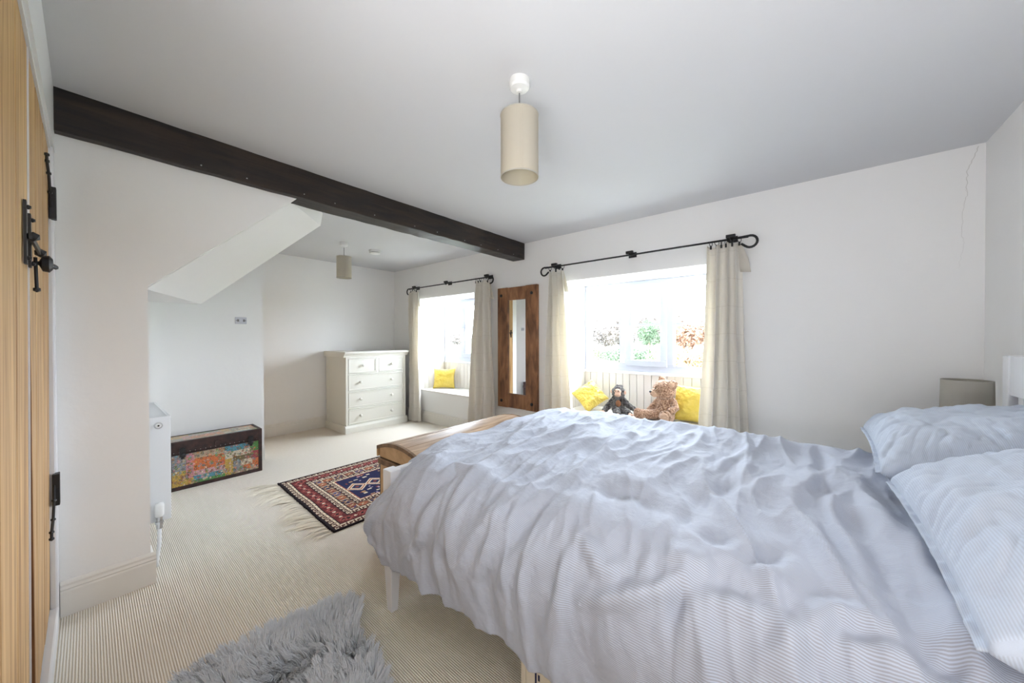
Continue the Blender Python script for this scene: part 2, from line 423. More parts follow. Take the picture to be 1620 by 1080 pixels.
# sloping soffit block behind the beam
bm = B()
v = [bm.verts.new(p) for p in ((XN-.105, .19, 1.455), (XN-.105, .86, 2.09), (XN-.105, 1.06, H+.03), (-3.15, 1.285, H+.03), (-3.15, 1.263, 2.154), (-3.15, .492, 1.437), (-3.15, YL-.02, 1.437), (XN-.105, YL-.02, 1.455))]
tp = [bm.verts.new(p) for p in ((XN-.105, YL-.02, H+.03), (-3.15, YL-.02, H+.03))]
for f in ((0, 1, 4, 5), (0, 5, 6, 7), (1, 2, 3, 4), (5, 4, 3, 9, 6), (7, 6, 9, 8), (0, 7, 8, 2, 1), (2, 8, 9, 3)): 
    q = [(v+tp)[i if i < 8 else i] for i in f]; bm.faces.new(q)
bmesh.ops.recalc_face_normals(bm, faces=bm.faces[:])
S('wall_bulkhead', bm, M['wall'])
S('wall_alcove_back', boxes((XA-.085, XA, YL-.1, YA, 0, H+.05), (XA-.9+.001, XA-.085, YL-.1, YA-.06, 0, H+.05), (XA-.9+.001, XA-.085, YA-.06, YA, 2.0, H+.05)), M['wall'])
S('wall_alcove_side', boxes((XA-.05, XN-.1, YL-.12, YL, 0, H+.05)), M['wall'])

# cupboard wall on the left: white frame round two pine leaves
S('trim_1', boxes((-2.479, -.62, YS-.10, YS, 2.0, H+.02)), M['gloss'])
S('trim_2', boxes((-2.479, -2.405, YS-.06, YS-.002, .0, 2.0)), M['gloss'], bevel=.004)
S('trim_3', boxes((-2.404, -.62, YS-.06, YS-.001, 0, .085)), M['gloss'], bevel=.006)
S('trim_4', boxes((-.72, -.62, YS-.06, YS-.0, .085, 2.0)), M['gloss'])
S('trim_5', boxes((-2.405, -.72, YS-.022, YS-.008, 1.985, 2.0), (-2.405, -2.393, YS-.022, YS-.008, .085, 2.0)), M['gloss'])
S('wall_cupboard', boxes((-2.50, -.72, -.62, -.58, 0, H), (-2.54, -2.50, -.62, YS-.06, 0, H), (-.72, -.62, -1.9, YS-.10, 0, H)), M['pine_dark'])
YD = -.0985   # face of the leaves
def leaf(name, edges, x_slant, hinge_x, label):
    """edges: plank boundaries; boards with a v groove between"""
    root = thing(name, label, 'door', (edges[0], YD, 0)); root['kind'] = 'structure'; del root['category']
    bm = B()
    for i, (a, b) in enumerate(zip(edges, edges[1:])):
        sl = x_slant if i == 0 else 0
        g = .0025
        prism(bm, [(a+g, 1.98), (b-g, 1.98), (b-g, .095), (a+g+sl, .095)], 'y', YD-.022, YD+(.0006 if i % 2 else 0))
    obj('board_panel', bm, M['pine'], root, bevel=.002)
    bm = B()
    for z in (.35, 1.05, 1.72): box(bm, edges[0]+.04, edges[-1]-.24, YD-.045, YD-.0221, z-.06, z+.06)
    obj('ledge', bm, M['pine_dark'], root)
    return root
d1 = leaf('door_1', [-1.60, -1.49, -1.36, -1.24, -1.12, -1.0, -.88, -.75], 0, -.75, 'left pine plank cupboard door with black latch')
obj('astragal', boxes((-1.606, -1.600, YD-.02, YD+.003, .095, 1.98)), M['gloss'], d1, label='white painted closing strip')
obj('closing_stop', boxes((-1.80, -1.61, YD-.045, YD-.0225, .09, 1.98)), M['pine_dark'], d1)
d2 = leaf('door_2', [-2.39, -2.25, -2.11, -1.97, -1.83, -1.609], 0, -2.39, 'right pine plank cupboard door hanging slightly ajar')
# slanted free edge of the warped right leaf
me = bpy.data.objects['board_panel.001'].data
for v_ in me.vertices:
    w = v_.co.x+d2.location.x
    if w > -1.62: v_.co.x -= .17*(1-(v_.co.z)/1.98)
me.materials.append(M['pine_dark'])      # darker brown edge of that leaf
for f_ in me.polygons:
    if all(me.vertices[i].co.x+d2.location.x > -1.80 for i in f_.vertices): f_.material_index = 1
for nm_ in ('board_panel', 'board_panel.001', 'astragal', 'closing_stop'):     # the leaves hang a centimetre out of plumb
    for v_ in bpy.data.objects[nm_].data.vertices: v_.co.y -= .0105*(1-v_.co.z/1.98)
def hinge(root, x, z, sgn, up):
    """black forged hinge: knuckle on the frame and a tapering cranked strap on the leaf"""
    bm = B(); box(bm, x-.016, x+.022, YD, YS+.006, z-.065, z+.065)
    h = obj('hinge', bm, M['iron'], root, bevel=.002)
    bm = B()
    pts = [(x+sgn*.01, YD+.005, z-up*.03), (x+sgn*.06, YD+.006, z+up*.03), (x+sgn*.13, YD+.006, z+up*.085), (x+sgn*.20, YD+.005, z+up*.11), (x+sgn*.23, YD+.006, z+up*.125)]
    for (a, b) in zip(pts, pts[1:]): tube(bm, [a, b], .0045, 6)
    for p_ in pts[1:]: sphere(bm, p_, .008, 1)
    obj('strap', bm, M['iron'], h)
hinge(d2, -2.395, 1.76, 1, 1); hinge(d2, -2.395, .58, 1, -1)
hinge(d1, -.78, 1.80, -1, 1)
bm = B()   # suffolk style latch
for x, z0, z1 in ((-1.47, 1.385, 1.54), (-1.575, 1.39, 1.53)): box(bm, x-.012, x+.012, YD, YD+.005, z0, z1)
for x, z in ((-1.47, 1.40), (-1.47, 1.525), (-1.575, 1.40), (-1.575, 1.515)): sphere(bm, (x, YD+.007, z), .006, 1)
lat = obj('latch_plate', bm, M['iron'], d1)
bm = B(); box(bm, -1.72, -1.46, YD+.008, YD+.013, 1.446, 1.462); sphere(bm, (-1.47, YD+.014, 1.454), .012, 1); sphere(bm, (-1.72, YD+.012, 1.452), .013, 1)
obj('latch_bar', bm, M['iron'], lat)
bm = B(); lathe(bm, [(.004, 0), (.006, .012), (.022, .018), (.024, .03), (.015, .036), (0, .037)], (-1.665, YD, 1.415), 16, 'y')
tube(bm, [(-1.665, YD+.02, 1.415), (-1.69, YD+.04, 1.41), (-1.72, YD+.036, 1.418)], .006, 6)
tube(bm, [(-1.66, YD+.006, 1.43), (-1.66, YD+.008, 1.34)], .004, 6); sphere(bm, (-1.66, YD+.008, 1.34), .008, 1)
obj('latch_handle', bm, M['iron'], d2)

# landing behind the photographer (unseen; opened up to let the added fill light in)
S('wall_south', boxes((-.62, XE+.1, -1.9, -1.85, 0, H)), M['wall'])

# ceiling beam
bm = B()
n = 40; P_ = []
for i in range(n+1):
    y = YS-.01+(W+.01-YS)*i/n
    j = lambda: rnd.uniform(-.0025, .0025)
    P_.append([(XN+.048+j(), y, 2.083+j()), (XN+.048+j(), y, H+.01), (XN-.115, y, H+.01), (XN-.115+j(), y, 2.083+j())])
vv = [[bm.verts.new(p) for p in r] for r in P_]
for a, b in zip(vv, vv[1:]):
    for k in range(4): bm.faces.new((a[k], a[(k+1) % 4], b[(k+1) % 4], b[k]))
bm.faces.new(vv[0][::-1]); bm.faces.new(vv[-1]); bmesh.ops.recalc_face_normals(bm, faces=bm.faces[:])
S('trim_6', bm, M['beam'], bevel=.004, label='dark stained timber beam across the ceiling')

for k in range(11):
    y = .35+k*.26+rnd.uniform(-.08, .08); bm = B(); sphere(bm, (XN+.049, y, 2.10+rnd.uniform(0, .012)), .004, 1)
    obj('nail_head', bm, M['steel'], bpy.data.objects['trim_6'])

# skirting boards: moulded profile swept along straight runs
SK = [(0, 0), (.018, 0), (.018, .105), (.014, .112), (.017, .118), (.012, .128), (.012, .137), (.004, .148), (0, .15)]
def skirting(name, runs):
    bm = B()
    for (x0, y0, x1, y1) in runs:    # the wall is on the left of the direction of travel
        d = Vector((x1-x0, y1-y0, 0)).normalized(); n_ = Vector((-d.y, d.x, 0))
        A = []; C_ = []
        for o_, z in SK:
            A.append(bm.verts.new(Vector((x0, y0, z))+n_*o_-d*.0)); C_.append(bm.verts.new(Vector((x1, y1, z))+n_*o_))
        k = len(SK); fs = [bm.faces.new(A), bm.faces.new(C_[::-1])]
        for i in range(k): fs.append(bm.faces.new((A[i], C_[i], C_[(i+1) % k], A[(i+1) % k])))
        bmesh.ops.recalc_face_normals(bm, faces=fs)
    return S(name, bm, M['skirt'])
skirting('baseboard_partition', [(XN, .208, XN, YS), (XN-.11, .19, XN+.0, .19)])
skirting('baseboard_west', [(XW, W, XW, YA)])
skirting('baseboard_alcove', [(XA, YA, XA, YL), (XA, YL, XN-.11, YL)])
skirting('baseboard_north', [(XE, W, XW, W)])
skirting('baseboard_east', [(XE, -1.8, XE, W)])

# bedroom door in the return beside the alcove, seen in the mirror
d3 = thing('door_3', 'pine plank door in the return wall beside the alcove', 'door', (-4.62, YA-.03, 0)); d3['kind'] = 'structure'; del d3['category']
bm = B(); e = [-5.0, -4.875, -4.75, -4.625, -4.5, -4.375, -4.25]
for a, b in zip(e, e[1:]): box(bm, a+.0015, b-.0015, YA-.050, YA-.024, .01, 1.98)
obj('board_panel', bm, M['pine'], d3, bevel=.002)
obj('door_frame', boxes((-4.2495, -4.2455, YA-.055, YA-.001, .0, 1.999), (-5.055, -5.001, YA-.055, YA-.001, 0, 1.999), (-5.0, -4.2505, YA-.055, YA-.001, 1.985, 1.999)), M['gloss'], d3, bevel=.004)
bm = B(); box(bm, -4.32, -4.296, YA-.024, YA-.019, 1.22, 1.36); tube(bm, [(-4.31, YA-.02, 1.33), (-4.31, YA+.004, 1.29), (-4.31, YA-.02, 1.25)], .005, 6); box(bm, -4.38, -4.26, YA-.019, YA-.012, 1.30, 1.315)
obj('latch', bm, M['iron'], d3)

# ------------------------------------------------------------------ windows
def window(name, X0, X1, lights, zb, zt, handle_x):
    """lights: (x0, x1, opening)"""
    Y = YI; root = thing(name, 'white casement window with glazing bars', 'window', ((X0+X1)/2, Y, zb)); root['kind'] = 'structure'; del root['category']
    bm = B(); t = .055
    box(bm, X0, X1, Y, Y+.07, zb, zb+.075); box(bm, X0, X1, Y, Y+.07, zt-.05, zt)
    box(bm, X0, X0+t, Y, Y+.07, zb+.075, zt-.05); box(bm, X1-t, X1, Y, Y+.07, zb+.075, zt-.05)
    xs = [l[1] for l in lights[:-1]]; xn = [l[0] for l in lights[1:]]
    for a, b in zip(xs, xn): box(bm, a, b, Y, Y+.07, zb+.075, zt-.05)
    obj('window_frame', bm, M['upvc'], root, bevel=.005)
    for (a, b, op) in lights:
        z0, z1 = zb+.075, zt-.05
        if op:
            g = .012; s = .05
            bm = B(); a2, b2, c2, d2_ = a-g, b+g, z0-g, z1+g
            box(bm, a2, b2, Y-.02, Y+.03, c2, c2+s+.012); box(bm, a2, b2, Y-.02, Y+.03, d2_-s-.012, d2_)
            box(bm, a2, a2+s+.012, Y-.02, Y+.03, c2+s+.012, d2_-s-.012); box(bm, b2-s-.012, b2, Y-.02, Y+.03, c2+s+.012, d2_-s-.012)
            sh = obj('casement', bm, M['upvc'], root, bevel=.004)
            bm = B(); hz = 1.315
            box(bm, a2+.012, a2+.036, Y-.028, Y-.018, hz-.04, hz+.04); lathe(bm, [(.011, 0), (.011, -.03), (.008, -.034)], (a2+.024, Y-.026, hz+.02), 12, 'y')
            tube(bm, [(a2+.024, Y-.054, hz+.025), (a2+.024, Y-.062, hz-.02), (a2+.02, Y-.058, hz-.10)], [.010, .009, .007], 8)
            obj('handle', bm, M['plastic'], sh); a, b, z0, z1 = a2+s+.012, b2-s-.012, c2+s+.012, d2_-s-.012
        bm = B(); box(bm, a-.005, b+.005, Y+.012, Y+.036, z0-.005, z1+.005)
        obj('pane', bm, M['glass'], root)
        bm = B(); box(bm, a, b, Y+.004, Y+.0118, 1.328, 1.350); box(bm, a, b, Y+.0362, Y+.044, 1.328, 1.350)
        # thin black gasket is part of the bar mesh outline
        obj('glazing_bar', bm, M['upvc'], root)
        bm = B(); w = .004
        box(bm, a, a+w, Y+.006, Y+.0115, z0, z1); box(bm, b-w, b, Y+.006, Y+.0115, z0, z1); box(bm, a+w, b-w, Y+.006, Y+.0115, z0, z0+w); box(bm, a+w, b-w, Y+.006, Y+.0115, z1-w, z1)
        obj('gasket', bm, M['grey_plastic'], root)
    return root
window('window_1', -4.385, -3.245, [(-4.30, -4.01, 0), (-3.935, -3.60, 1), (-3.525, -3.30, 0)], ZC+.012, ZH-.001, 0)
window('window_2', -1.925, -.605, [(-1.85, -1.525, 0), (-1.44, -1.055, 1), (-.985, -.665, 0)], ZC+.012, ZH-.001, 0)

def window_seat(n_, a, b, label):
    root = thing('window_seat', label, 'window seat', ((a+b)/2, W+.2, 0))
    obj('seat_base', boxes((a+.001, b-.001, W+.006, YI+.018, 0, ZS)), M['wall'], root)
    bm = B(); box(bm, a+.002, b-.002, W-.006, YI-.012, ZS, ZS+.018)
    obj('seat_top', bm, M['skirt'], root, bevel=.006)
    def boards(bm, length, place):
        k = max(2, round(length/.075)); w = length/k
        for i in range(k): place(bm, i*w, (i+1)*w)
    bm = B()
    boards(bm, b-a-.002, lambda bm, p, q: box(bm, a+.001+p+.0022, a+.001+q-.0022, YI-.010, YI+.0195, ZS+.018, ZC-.012))
    obj('back_panelling', bm, M['panelling'], root, bevel=.003)
    for sx in (0, 1):
        bm = B(); x0 = a if sx == 0 else b-.012
        boards(bm, YI-W-.012, lambda bm, p, q: box(bm, x0+.0005, x0+.0115, W+.001+p+.002, W+.001+q-.002, ZS+.018, ZC-.012))
        obj('side_panelling', bm, M['panelling'], root, bevel=.002)
    bm = B(); box(bm, a+.001, b-.001, YI-.02, YI+.0195, ZC-.012, ZC+.010); box(bm, a+.001, a+.02, W-.0, YI-.02, ZC-.012, ZC+.010); box(bm, b-.02, b-.001, W, YI-.02, ZC-.012, ZC+.010)
    obj('capping', bm, M['gloss'], root, bevel=.004)
window_seat(1, *R1, 'built in white window seat holding one yellow cushion')
window_seat(2, *R2, 'built in white window seat with two soft toys on it')

# ------------------------------------------------------------------ curtain rods and curtains
def rod(x0, x1, brs, label):
    Y = 3.06; z = 1.932
    root = thing('curtain_rod', label, 'curtain rod', ((x0+x1)/2, W, z), 0, None)
    bm = B(); tube(bm, [(x0+.06, Y, z), (x1-.06, Y, z)], .0075, 8)
    obj('rail', bm, M['iron'], root, smooth=True)
    for s, x in ((-1, x0), (1, x1)):     # shepherd's crook finials
        bm = B(); pts = []
        cx = x-s*.048; rr = .042
        pts.append((x-s*.17, Y, z)); pts.append((cx-s*.03, Y, z+.004))
        for k in range(13):
            t = PI/2-k*PI*1.25/12; pts.append((cx+s*rr*math.cos(t), Y-.0, z+.006-rr+rr*math.sin(t)))
        pts.append((cx-s*.055, Y, z-.045))
        tube(bm, pts, .0085, 8); obj('finial', bm, M['iron'], root, smooth=True)
    for x in brs:
        bm = B(); box(bm, x-.035, x+.035, W-.008, W, z-.01, z+.035); box(bm, x-.03, x+.03, Y-.012, Y+.012, z+.012, z+.034); box(bm, x-.01, x+.01, Y, W, z+.012, z+.024)
        torus(bm, (x, Y, z), .012, .004, 'x'); obj('bracket', bm, M['iron'], root)
    return root, Y, z
def rings(root, xs, Y, z):
    for x in xs:
        bm = B(); torus(bm, (0, 0, 0), .017, .0022, 'x', 16, 6)
        bmesh.ops.rotate(bm, verts=bm.verts, cent=(0, 0, 0), matrix=Matrix.Rotation(rnd.uniform(-.9, .9), 3, 'Z'))
        bmesh.ops.translate(bm, verts=bm.verts, vec=(x, Y, z-.012))
        box(bm, x-.006, x+.006, Y-.006, Y+.004, z-.055, z-.03)
        obj('ring', bm, M['iron'], root)

def curtain(prof, ztop, label, side, seed, zb=.012, dash=True):
    """prof: [(z, xleft, xright)], pleats hang from the rod and spread lower down"""
    rs = np.random.RandomState(seed)
    nv = 130; nu = 120
    zz = np.linspace(ztop, zb, nv); u = np.linspace(0, 1, nu)
    pz = [p[0] for p in prof][::-1]
    xl = np.interp(zz, pz, [p[1] for p in prof][::-1]); xr = np.interp(zz, pz, [p[2] for p in prof][::-1])
    nf = 3.5; ph = rs.rand()*6; U, Z = np.meshgrid(u, zz, indexing='ij')
    down = (ztop-Z)/(ztop-zb)
    w = U+.03*np.sin(U*PI*2+ph)+.02*perlin(U*3+seed, Z*1.2)*down
    fold = np.sin(w*2*PI*nf+ph+.5*perlin(U*2, Z*.8+seed))
    amp = (.033+.012*down)*(1+.5*perlin(U*4+seed, Z*.5))
    fold2 = np.sign(fold)*np.abs(fold)**.6
    X = xl[None, :]+(xr-xl)[None, :]*U+.010*np.cos(w*2*PI*nf+ph)
    Y = 3.052-amp*fold2+.012*down*perlin(U*2.5, Z*1.5+seed)
    Y = Y-.028*down
    flare = .006*fbm(U*6+seed, Z*9, 2)
    P = np.stack([X, Y+flare, Z+.01*np.sin(U*8+seed)*(1-down)], -1)
    lim = np.where(Z < 1.8, 3.12, 3.13); P[..., 1] = np.minimum(P[..., 1], lim)
    uvv = np.stack([U, Z+.0], -1)
    root = thing('curtain', label, 'curtain', ((prof[0][1]+prof[0][2])/2, 3.05, 0))
    obj('drape', grid_mesh('drape', P, uvv), M['curtain'], root, solid=.0025)
    # turned-down heading flap at the outer corner
    sx = 1 if side > 0 else 0
    x = prof[0][2] if side > 0 else prof[0][1]
    bm = B(); s = side
    pts = [(x-s*.05, 3.085, ztop), (x+s*.0, 3.06, ztop-.01), (x+s*.045, 3.045, ztop-.12), (x+s*.062, 3.06, ztop-.225), (x+s*.0, 3.075, ztop-.215), (x-s*.04, 3.09, ztop-.20)]
    bm.faces.new([bm.verts.new(p) for p in pts]); bmesh.ops.triangulate(bm, faces=bm.faces[:])
    bmesh.ops.subdivide_edges(bm, edges=bm.edges[:], cuts=2, use_grid_fill=True)
    obj('heading_flap', bm, M['curtain'], root, solid=.003, smooth=True)
    return root
r1, Yr, zr = rod(-4.60, -2.835, (-4.42, -3.70, -2.95), 'black iron curtain rod with hooked ends above the far left window')
rings(r1, (-4.49, -4.45, -4.40, -4.36, -3.13, -3.09, -3.05, -3.00, -2.92), Yr, zr)
r2, Yr, zr = rod(-2.16, -.27, (-1.99, -1.205, -.44), 'black iron curtain rod with hooked ends above the nearer window by the bed')
rings(r2, (-2.04, -1.97, -1.93, -1.89, -.57, -.53, -.50, -.47, -.43, -.385), Yr, zr)
curtain([(1.88, -4.53, -4.33), (1.2, -4.50, -4.30), (0, -4.50, -4.26)], 1.885, 'cream curtain hanging between the chest of drawers and far window', 1, 3)
curtain([(1.89, -3.12, -2.89), (1.2, -3.20, -2.85), (0, -3.27, -2.76)], 1.89, 'cream curtain hanging just left of the wooden framed mirror', 1, 8)
curtain([(1.88, -2.05, -1.88), (1.3, -2.08, -1.82), (.5, -2.12, -1.76), (0, -2.14, -1.72)], 1.885, 'cream curtain hanging between the mirror and the window with toys', 1, 15)
curtain([(1.90, -.585, -.375), (1.2, -.60, -.36), (.4, -.645, -.32), (0, -.66, -.28)], 1.90, 'cream curtain hanging right of the window, at the bedside', 1, 22)

# ------------------------------------------------------------------ mirror
mr = thing('wall_mirror', 'tall narrow mirror in a chunky brown wooden frame on the wall', 'mirror', (-2.52, W-.01, .405))
x0, x1, z0, z1, a, b = -2.805, -2.235, .405, 1.787, -2.655, -2.392
obj('frame_stile', boxes((x0, a-.0, W-.042, W-.001, z0, z1)), M['mirror_wood'], mr, bevel=.005)
obj('frame_stile', boxes((b, x1, W-.042, W-.001, z0, z1)), M['mirror_wood'], mr, bevel=.005)
obj('frame_rail', boxes((a+.001, b-.001, W-.040, W-.001, z0+.003, .568)), M['mirror_wood'], mr, bevel=.004)
obj('frame_rail', boxes((a+.001, b-.001, W-.040, W-.001, 1.64, z1-.004)), M['mirror_wood'], mr, bevel=.004)
obj('mirror_glass', boxes((a+.001, b-.001, W-.022, W-.012, .569, 1.639)), M['mirror'], mr)
for x in (x0+.06, x1-.07):
    for z in (z0+.075, z1-.09):
        bm = B(); lathe(bm, [(.019, 0), (.019, -.008), (.012, -.014), (0, -.015)], (x, W-.041, z), 6, 'y'); obj('bolt', bm, M['iron'], mr)

# ------------------------------------------------------------------ lights, alarm, plate
def pendant(c, r_shade, z0, z1, label, scale=1):
    root = thing('pendant_light', label, 'pendant light', (c[0], c[1], z0), 0)
    bm = B(); lathe(bm, [(.042*scale, 0), (.042*scale, -.028), (.036*scale, -.036), (.012, -.042), (.012, -.052), (0, -.053)], (c[0], c[1], H), 32)
    obj('ceiling_rose', bm, M['plastic'], root, smooth=False, bevel=.001)
    bm = B(); tube(bm, [(c[0], c[1], H-.05), (c[0], c[1], z1-.05)], .0028, 8); obj('cord', bm, M['grey_plastic'], root)
    bm = B(); lathe(bm, [(.016, 0), (.018, -.04), (.014, -.055)], (c[0], c[1], z1-.035), 16); obj('lamp_holder', bm, M['plastic'], root)
    bm = B(); r = r_shade; t = .0015
    lathe(bm, [(r, z0), (r, z1), (r-t, z1), (r-t, z0)], (c[0], c[1], 0), 64, close=True)
    sh = obj('lamp_shade', bm, M['shade'], root, smooth=False)
    for z in (z0+.002, z1-.002):
        bm = B(); torus(bm, (c[0], c[1], z), r, .0022, 'z', 64, 6); obj('shade_rim', bm, M['shade_grey'], sh, smooth=True)
    bm = B(); d = (Vector((0, 0, 0))-Vector((c[0], c[1], 0))).normalized(); q = Vector((c[0], c[1], 0))+d*(r+.0006)+Vector((-.010*d.y, .010*d.x, 0))
    tt = Vector((-d.y, d.x, 0)); box(bm, -.004, .004, -.0006, .0006, z0+.004, z1-.004, 0, Matrix.Translation(q) @ Matrix((( tt.x, d.x, 0, 0), (tt.y, d.y, 0, 0), (0, 0, 1, 0), (0, 0, 0, 1))))
    obj('seam', bm, M['shade'], sh)
    bm = B()
    for k in range(3):
        t_ = 2*PI*k/3; tube(bm, [(c[0]+.015*math.cos(t_), c[1]+.015*math.sin(t_), z1-.03), (c[0]+(r-.002)*math.cos(t_), c[1]+(r-.002)*math.sin(t_), z1-.004)], .0015, 5)
    obj('shade_spider', bm, M['plastic'], sh)
    bm = B(); lathe(bm, [(.012, 0), (.014, -.02), (.028, -.055), (.028, -.075), (.018, -.095), (0, -.102)], (c[0], c[1], z1-.085), 24)
    obj('bulb', bm, M['plastic'], root, smooth=True)
pendant((-.914, 1.146), .0775, 1.862, 2.118, 'ivory drum pendant lamp hanging above the bed, nearer the camera')
pendant((-3.94, 1.823), .076, 1.873, 2.108, 'small ivory drum pendant lamp hanging beyond the dark beam')
sa = thing('smoke_alarm', 'round white smoke alarm on the ceiling beyond the beam', 'smoke alarm', (-3.997, 2.219, H-.045))
bm = B(); lathe(bm, [(.066, 0), (.066, -.022), (.062, -.024)], (-3.997, 2.219, H), 40); obj('base', bm, M['plastic'], sa)
bm = B(); lathe(bm, [(.056, -.024), (.056, -.029)], (-3.997, 2.219, H), 40); obj('grille', bm, M['grey_plastic'], sa)
bm = B(); lathe(bm, [(.062, -.029), (.060, -.038), (.045, -.044), (0, -.045)], (-3.997, 2.219, H), 40); obj('cover', bm, M['plastic'], sa)
wp = thing('wall_plate', 'white double socket plate high on the alcove wall above the trunk', 'wall socket', (XA, .938, 1.345))
obj('plate', boxes((XA, XA+.009, .893, .983, 1.345, 1.408)), nmat('pale grey plate plastic', srgb(200, 201, 208), .35), wp, bevel=.003)
for y in (.915, .961):
    bm = B(); lathe(bm, [(.004, .009), (.004, .0105)], (XA, y+(.013 if y > .93 else -.013), 1.377), 12, 'x'); obj('screw', bm, M['grey_plastic'], wp)
    obj('outlet', boxes((XA+.009, XA+.0105, y-.008, y+.008, 1.366, 1.388)), M['grey_plastic'], wp)

# ------------------------------------------------------------------ radiator
ra = thing('radiator', 'white panel radiator in the alcove behind the near wall', 'radiator', (-3.0, .22, 0))
RX0, RX1 = -3.32, -2.66; RY0, RY1 = .17, .285; RZ0, RZ1 = .215, .785
bm = B()
for y in (RY0+.012, RY1-.012):
    box(bm, RX0+.01, RX1-.01, y-.010, y+.010, RZ0+.01, RZ1-.012)
obj('panel', bm, M['enamel'], ra, bevel=.004)
obj('side_cover', boxes((RX1-.006, RX1, RY0, RY1, RZ0+.01, RZ1)), M['enamel'], ra, bevel=.003)
obj('side_cover', boxes((RX0, RX0+.006, RY0, RY1, RZ0+.01, RZ1)), M['enamel'], ra, bevel=.003)
bm = B(); box(bm, RX0+.006, RX1-.006, RY0, RY0+.012, RZ1-.012, RZ1-.001); box(bm, RX0+.006, RX1-.006, RY1-.012, RY1, RZ1-.012, RZ1-.001)
for k in range(44): 
    x = RX0+.012+k*.0145; box(bm, x, x+.006, RY0+.012, RY1-.012, RZ1-.008, RZ1-.003)
obj('top_grille', bm, M['enamel'], ra)
bm = B(); lathe(bm, [(.017, 0), (.017, .008), (.012, .010), (.0, .010)], (RX1, .237, RZ1-.045), 24, 'x'); pl = obj('vent_plug', bm, M['steel'], ra, label='round metal vent plug')
bm = B(); lathe(bm, [(.012, .0101), (.012, .012), (0, .012)], (RX1, .237, RZ1-.045), 20, 'x'); obj('plug_cap', bm, M['plastic'], pl)
bm = B(); lathe(bm, [(.004, .0121), (.004, .014), (0, .014)], (RX1, .237, RZ1-.045), 12, 'x'); obj('bleed_screw', bm, M['bead'], pl)
bm = B(); tube(bm, [(RX1-.01, .235, RZ0+.035), (RX1+.03, .235, RZ0+.035)], .010, 12); tube(bm, [(RX1+.03, .235, RZ0+.05), (RX1+.03, .235, RZ0-.015)], .013, 12)
lathe(bm, [(.017, RZ0+.010), (.017, RZ0+.022), (.013, RZ0+.024)], (RX1+.03, .235, 0), 8); va = obj('valve', bm, M['steel'], ra)
bm = B(); lathe(bm, [(.015, RZ0+.048), (.019, RZ0+.055), (.020, RZ0+.105), (.016, RZ0+.118), (0, RZ0+.12)], (RX1+.03, .235, 0), 24); obj('valve_head', bm, M['plastic'], va, smooth=True)
bm = B(); tube(bm, [(RX1+.03, .235, RZ0-.012), (RX1+.03, .234, .12), (RX1+.028, .225, .04), (RX1+.026, .222, .0)], .0085, 10); obj('pipe', bm, M['enamel'], ra, smooth=True)

# ------------------------------------------------------------------ patchwork trunk
def hexc(s): return np.array(srgb(*[int(s[i:i+2], 16) for i in (0, 2, 4)])[:3])
PAL = [hexc(c) for c in ('d9702c', 'b8a184', '4f93a8', '8b8f95', 'cf9aa0', 'c9a23a', '58974b', 'a8484e', 'd2c3a8', '7a6a4a', 'c87f8a', '3f8f86')]
def patch_colors(nu, nv, w, h, seed, fade=0.0):
    rs = np.random.RandomState(seed)
    C_ = np.zeros((nu, nv, 3)); X, Y = np.meshgrid((np.arange(nu)+.5)/nu*w, (np.arange(nv)+.5)/nv*h, indexing='ij')
    C_[:] = hexc('b8a184')
    rects = [(0, .14, 0, .12, 5), (0, .09, .12, .30, 3), (.09, .16, .05, .3, 10), (.14, .34, .02, .06, 2), (.14, .36, .0, .025, 6), (.14, .36, .06, .10, 4), (.14, .36, .10, .20, 0), (.14, .36, .20, .26, 1),
             (.36, .42, .0, .14, 5), (.36, .55, .14, .21, 8), (.36, .55, .20, .25, 2), (.42, .50, .02, .12, 3), (.5, .62, .02, .11, 0), (.48, .57, .06, .13, 8), (.55, .66, .16, .25, 6), (.42, .60, .11, .15, 9), (.56, .66, .10, .17, 7)]
    for a, b, c, d, k in rects:
        m = (X >= a) & (X < b) & (Y >= c) & (Y < d); C_[m] = PAL[k]
    for _ in range(620):    # printed flowers and sprigs
        cx, cy, r = rs.rand()*w, rs.rand()*h, rs.uniform(.004, .013); k = rs.randint(5, 9); ph = rs.rand()*6
        dx, dy = X-cx, Y-cy; rr = np.hypot(dx, dy); th = np.arctan2(dy, dx)
        m = rr < r*(.65+.35*np.cos(k*th+ph)); c = PAL[rs.randint(len(PAL))]*rs.choice([.35, .7, 1.2])
        C_[m] = c; C_[rr < r*.25] = PAL[rs.choice([5, 8, 1])]
    C_ = C_*(1+.28*rs.randn(nu, nv, 1)).clip(.4, 1.5); C_ = C_*.82+.18*C_.mean(-1, keepdims=True)
    return (C_*(1-fade)+fade*hexc('c9bfae')).clip(0, 1)
tr = thing('trunk', 'low black edged trunk covered in colourful floral patchwork, in the alcove', 'trunk', (-3.95, .70, 0))
TX0, TX1, TY0, TY1, TZ = -4.095, -3.82, .385, 1.012, .385
obj('body', boxes((TX0+.006, TX1-.006, TY0+.006, TY1-.006, .004, .288)), M['trunk'], tr)
obj('lid', boxes((TX0+.005, TX1-.005, TY0+.005, TY1-.005, .294, TZ-.006)), M['trunk'], tr, bevel=.004)
bm = B()
for z0, z1 in ((0, .03), (.279, .290), (.293, .318)): box(bm, TX1-.006, TX1, TY0, TY1, z0, z1); box(bm, TX0, TX1, TY1-.006, TY1+.0, z0, z1)
for y in (TY0, TY1-.028): box(bm, TX1-.0055, TX1+.001, y, y+.028, 0, TZ-.01)
box(bm, TX1-.03, TX1-.002, TY0, TY1, TZ-.008, TZ); box(bm, TX0, TX0+.022, TY0, TY1, TZ-.008, TZ); box(bm, TX0+.022, TX1-.03, TY1-.022, TY1, TZ-.008, TZ); box(bm, TX0+.022, TX1-.03, TY0, TY0+.022, TZ-.008, TZ)
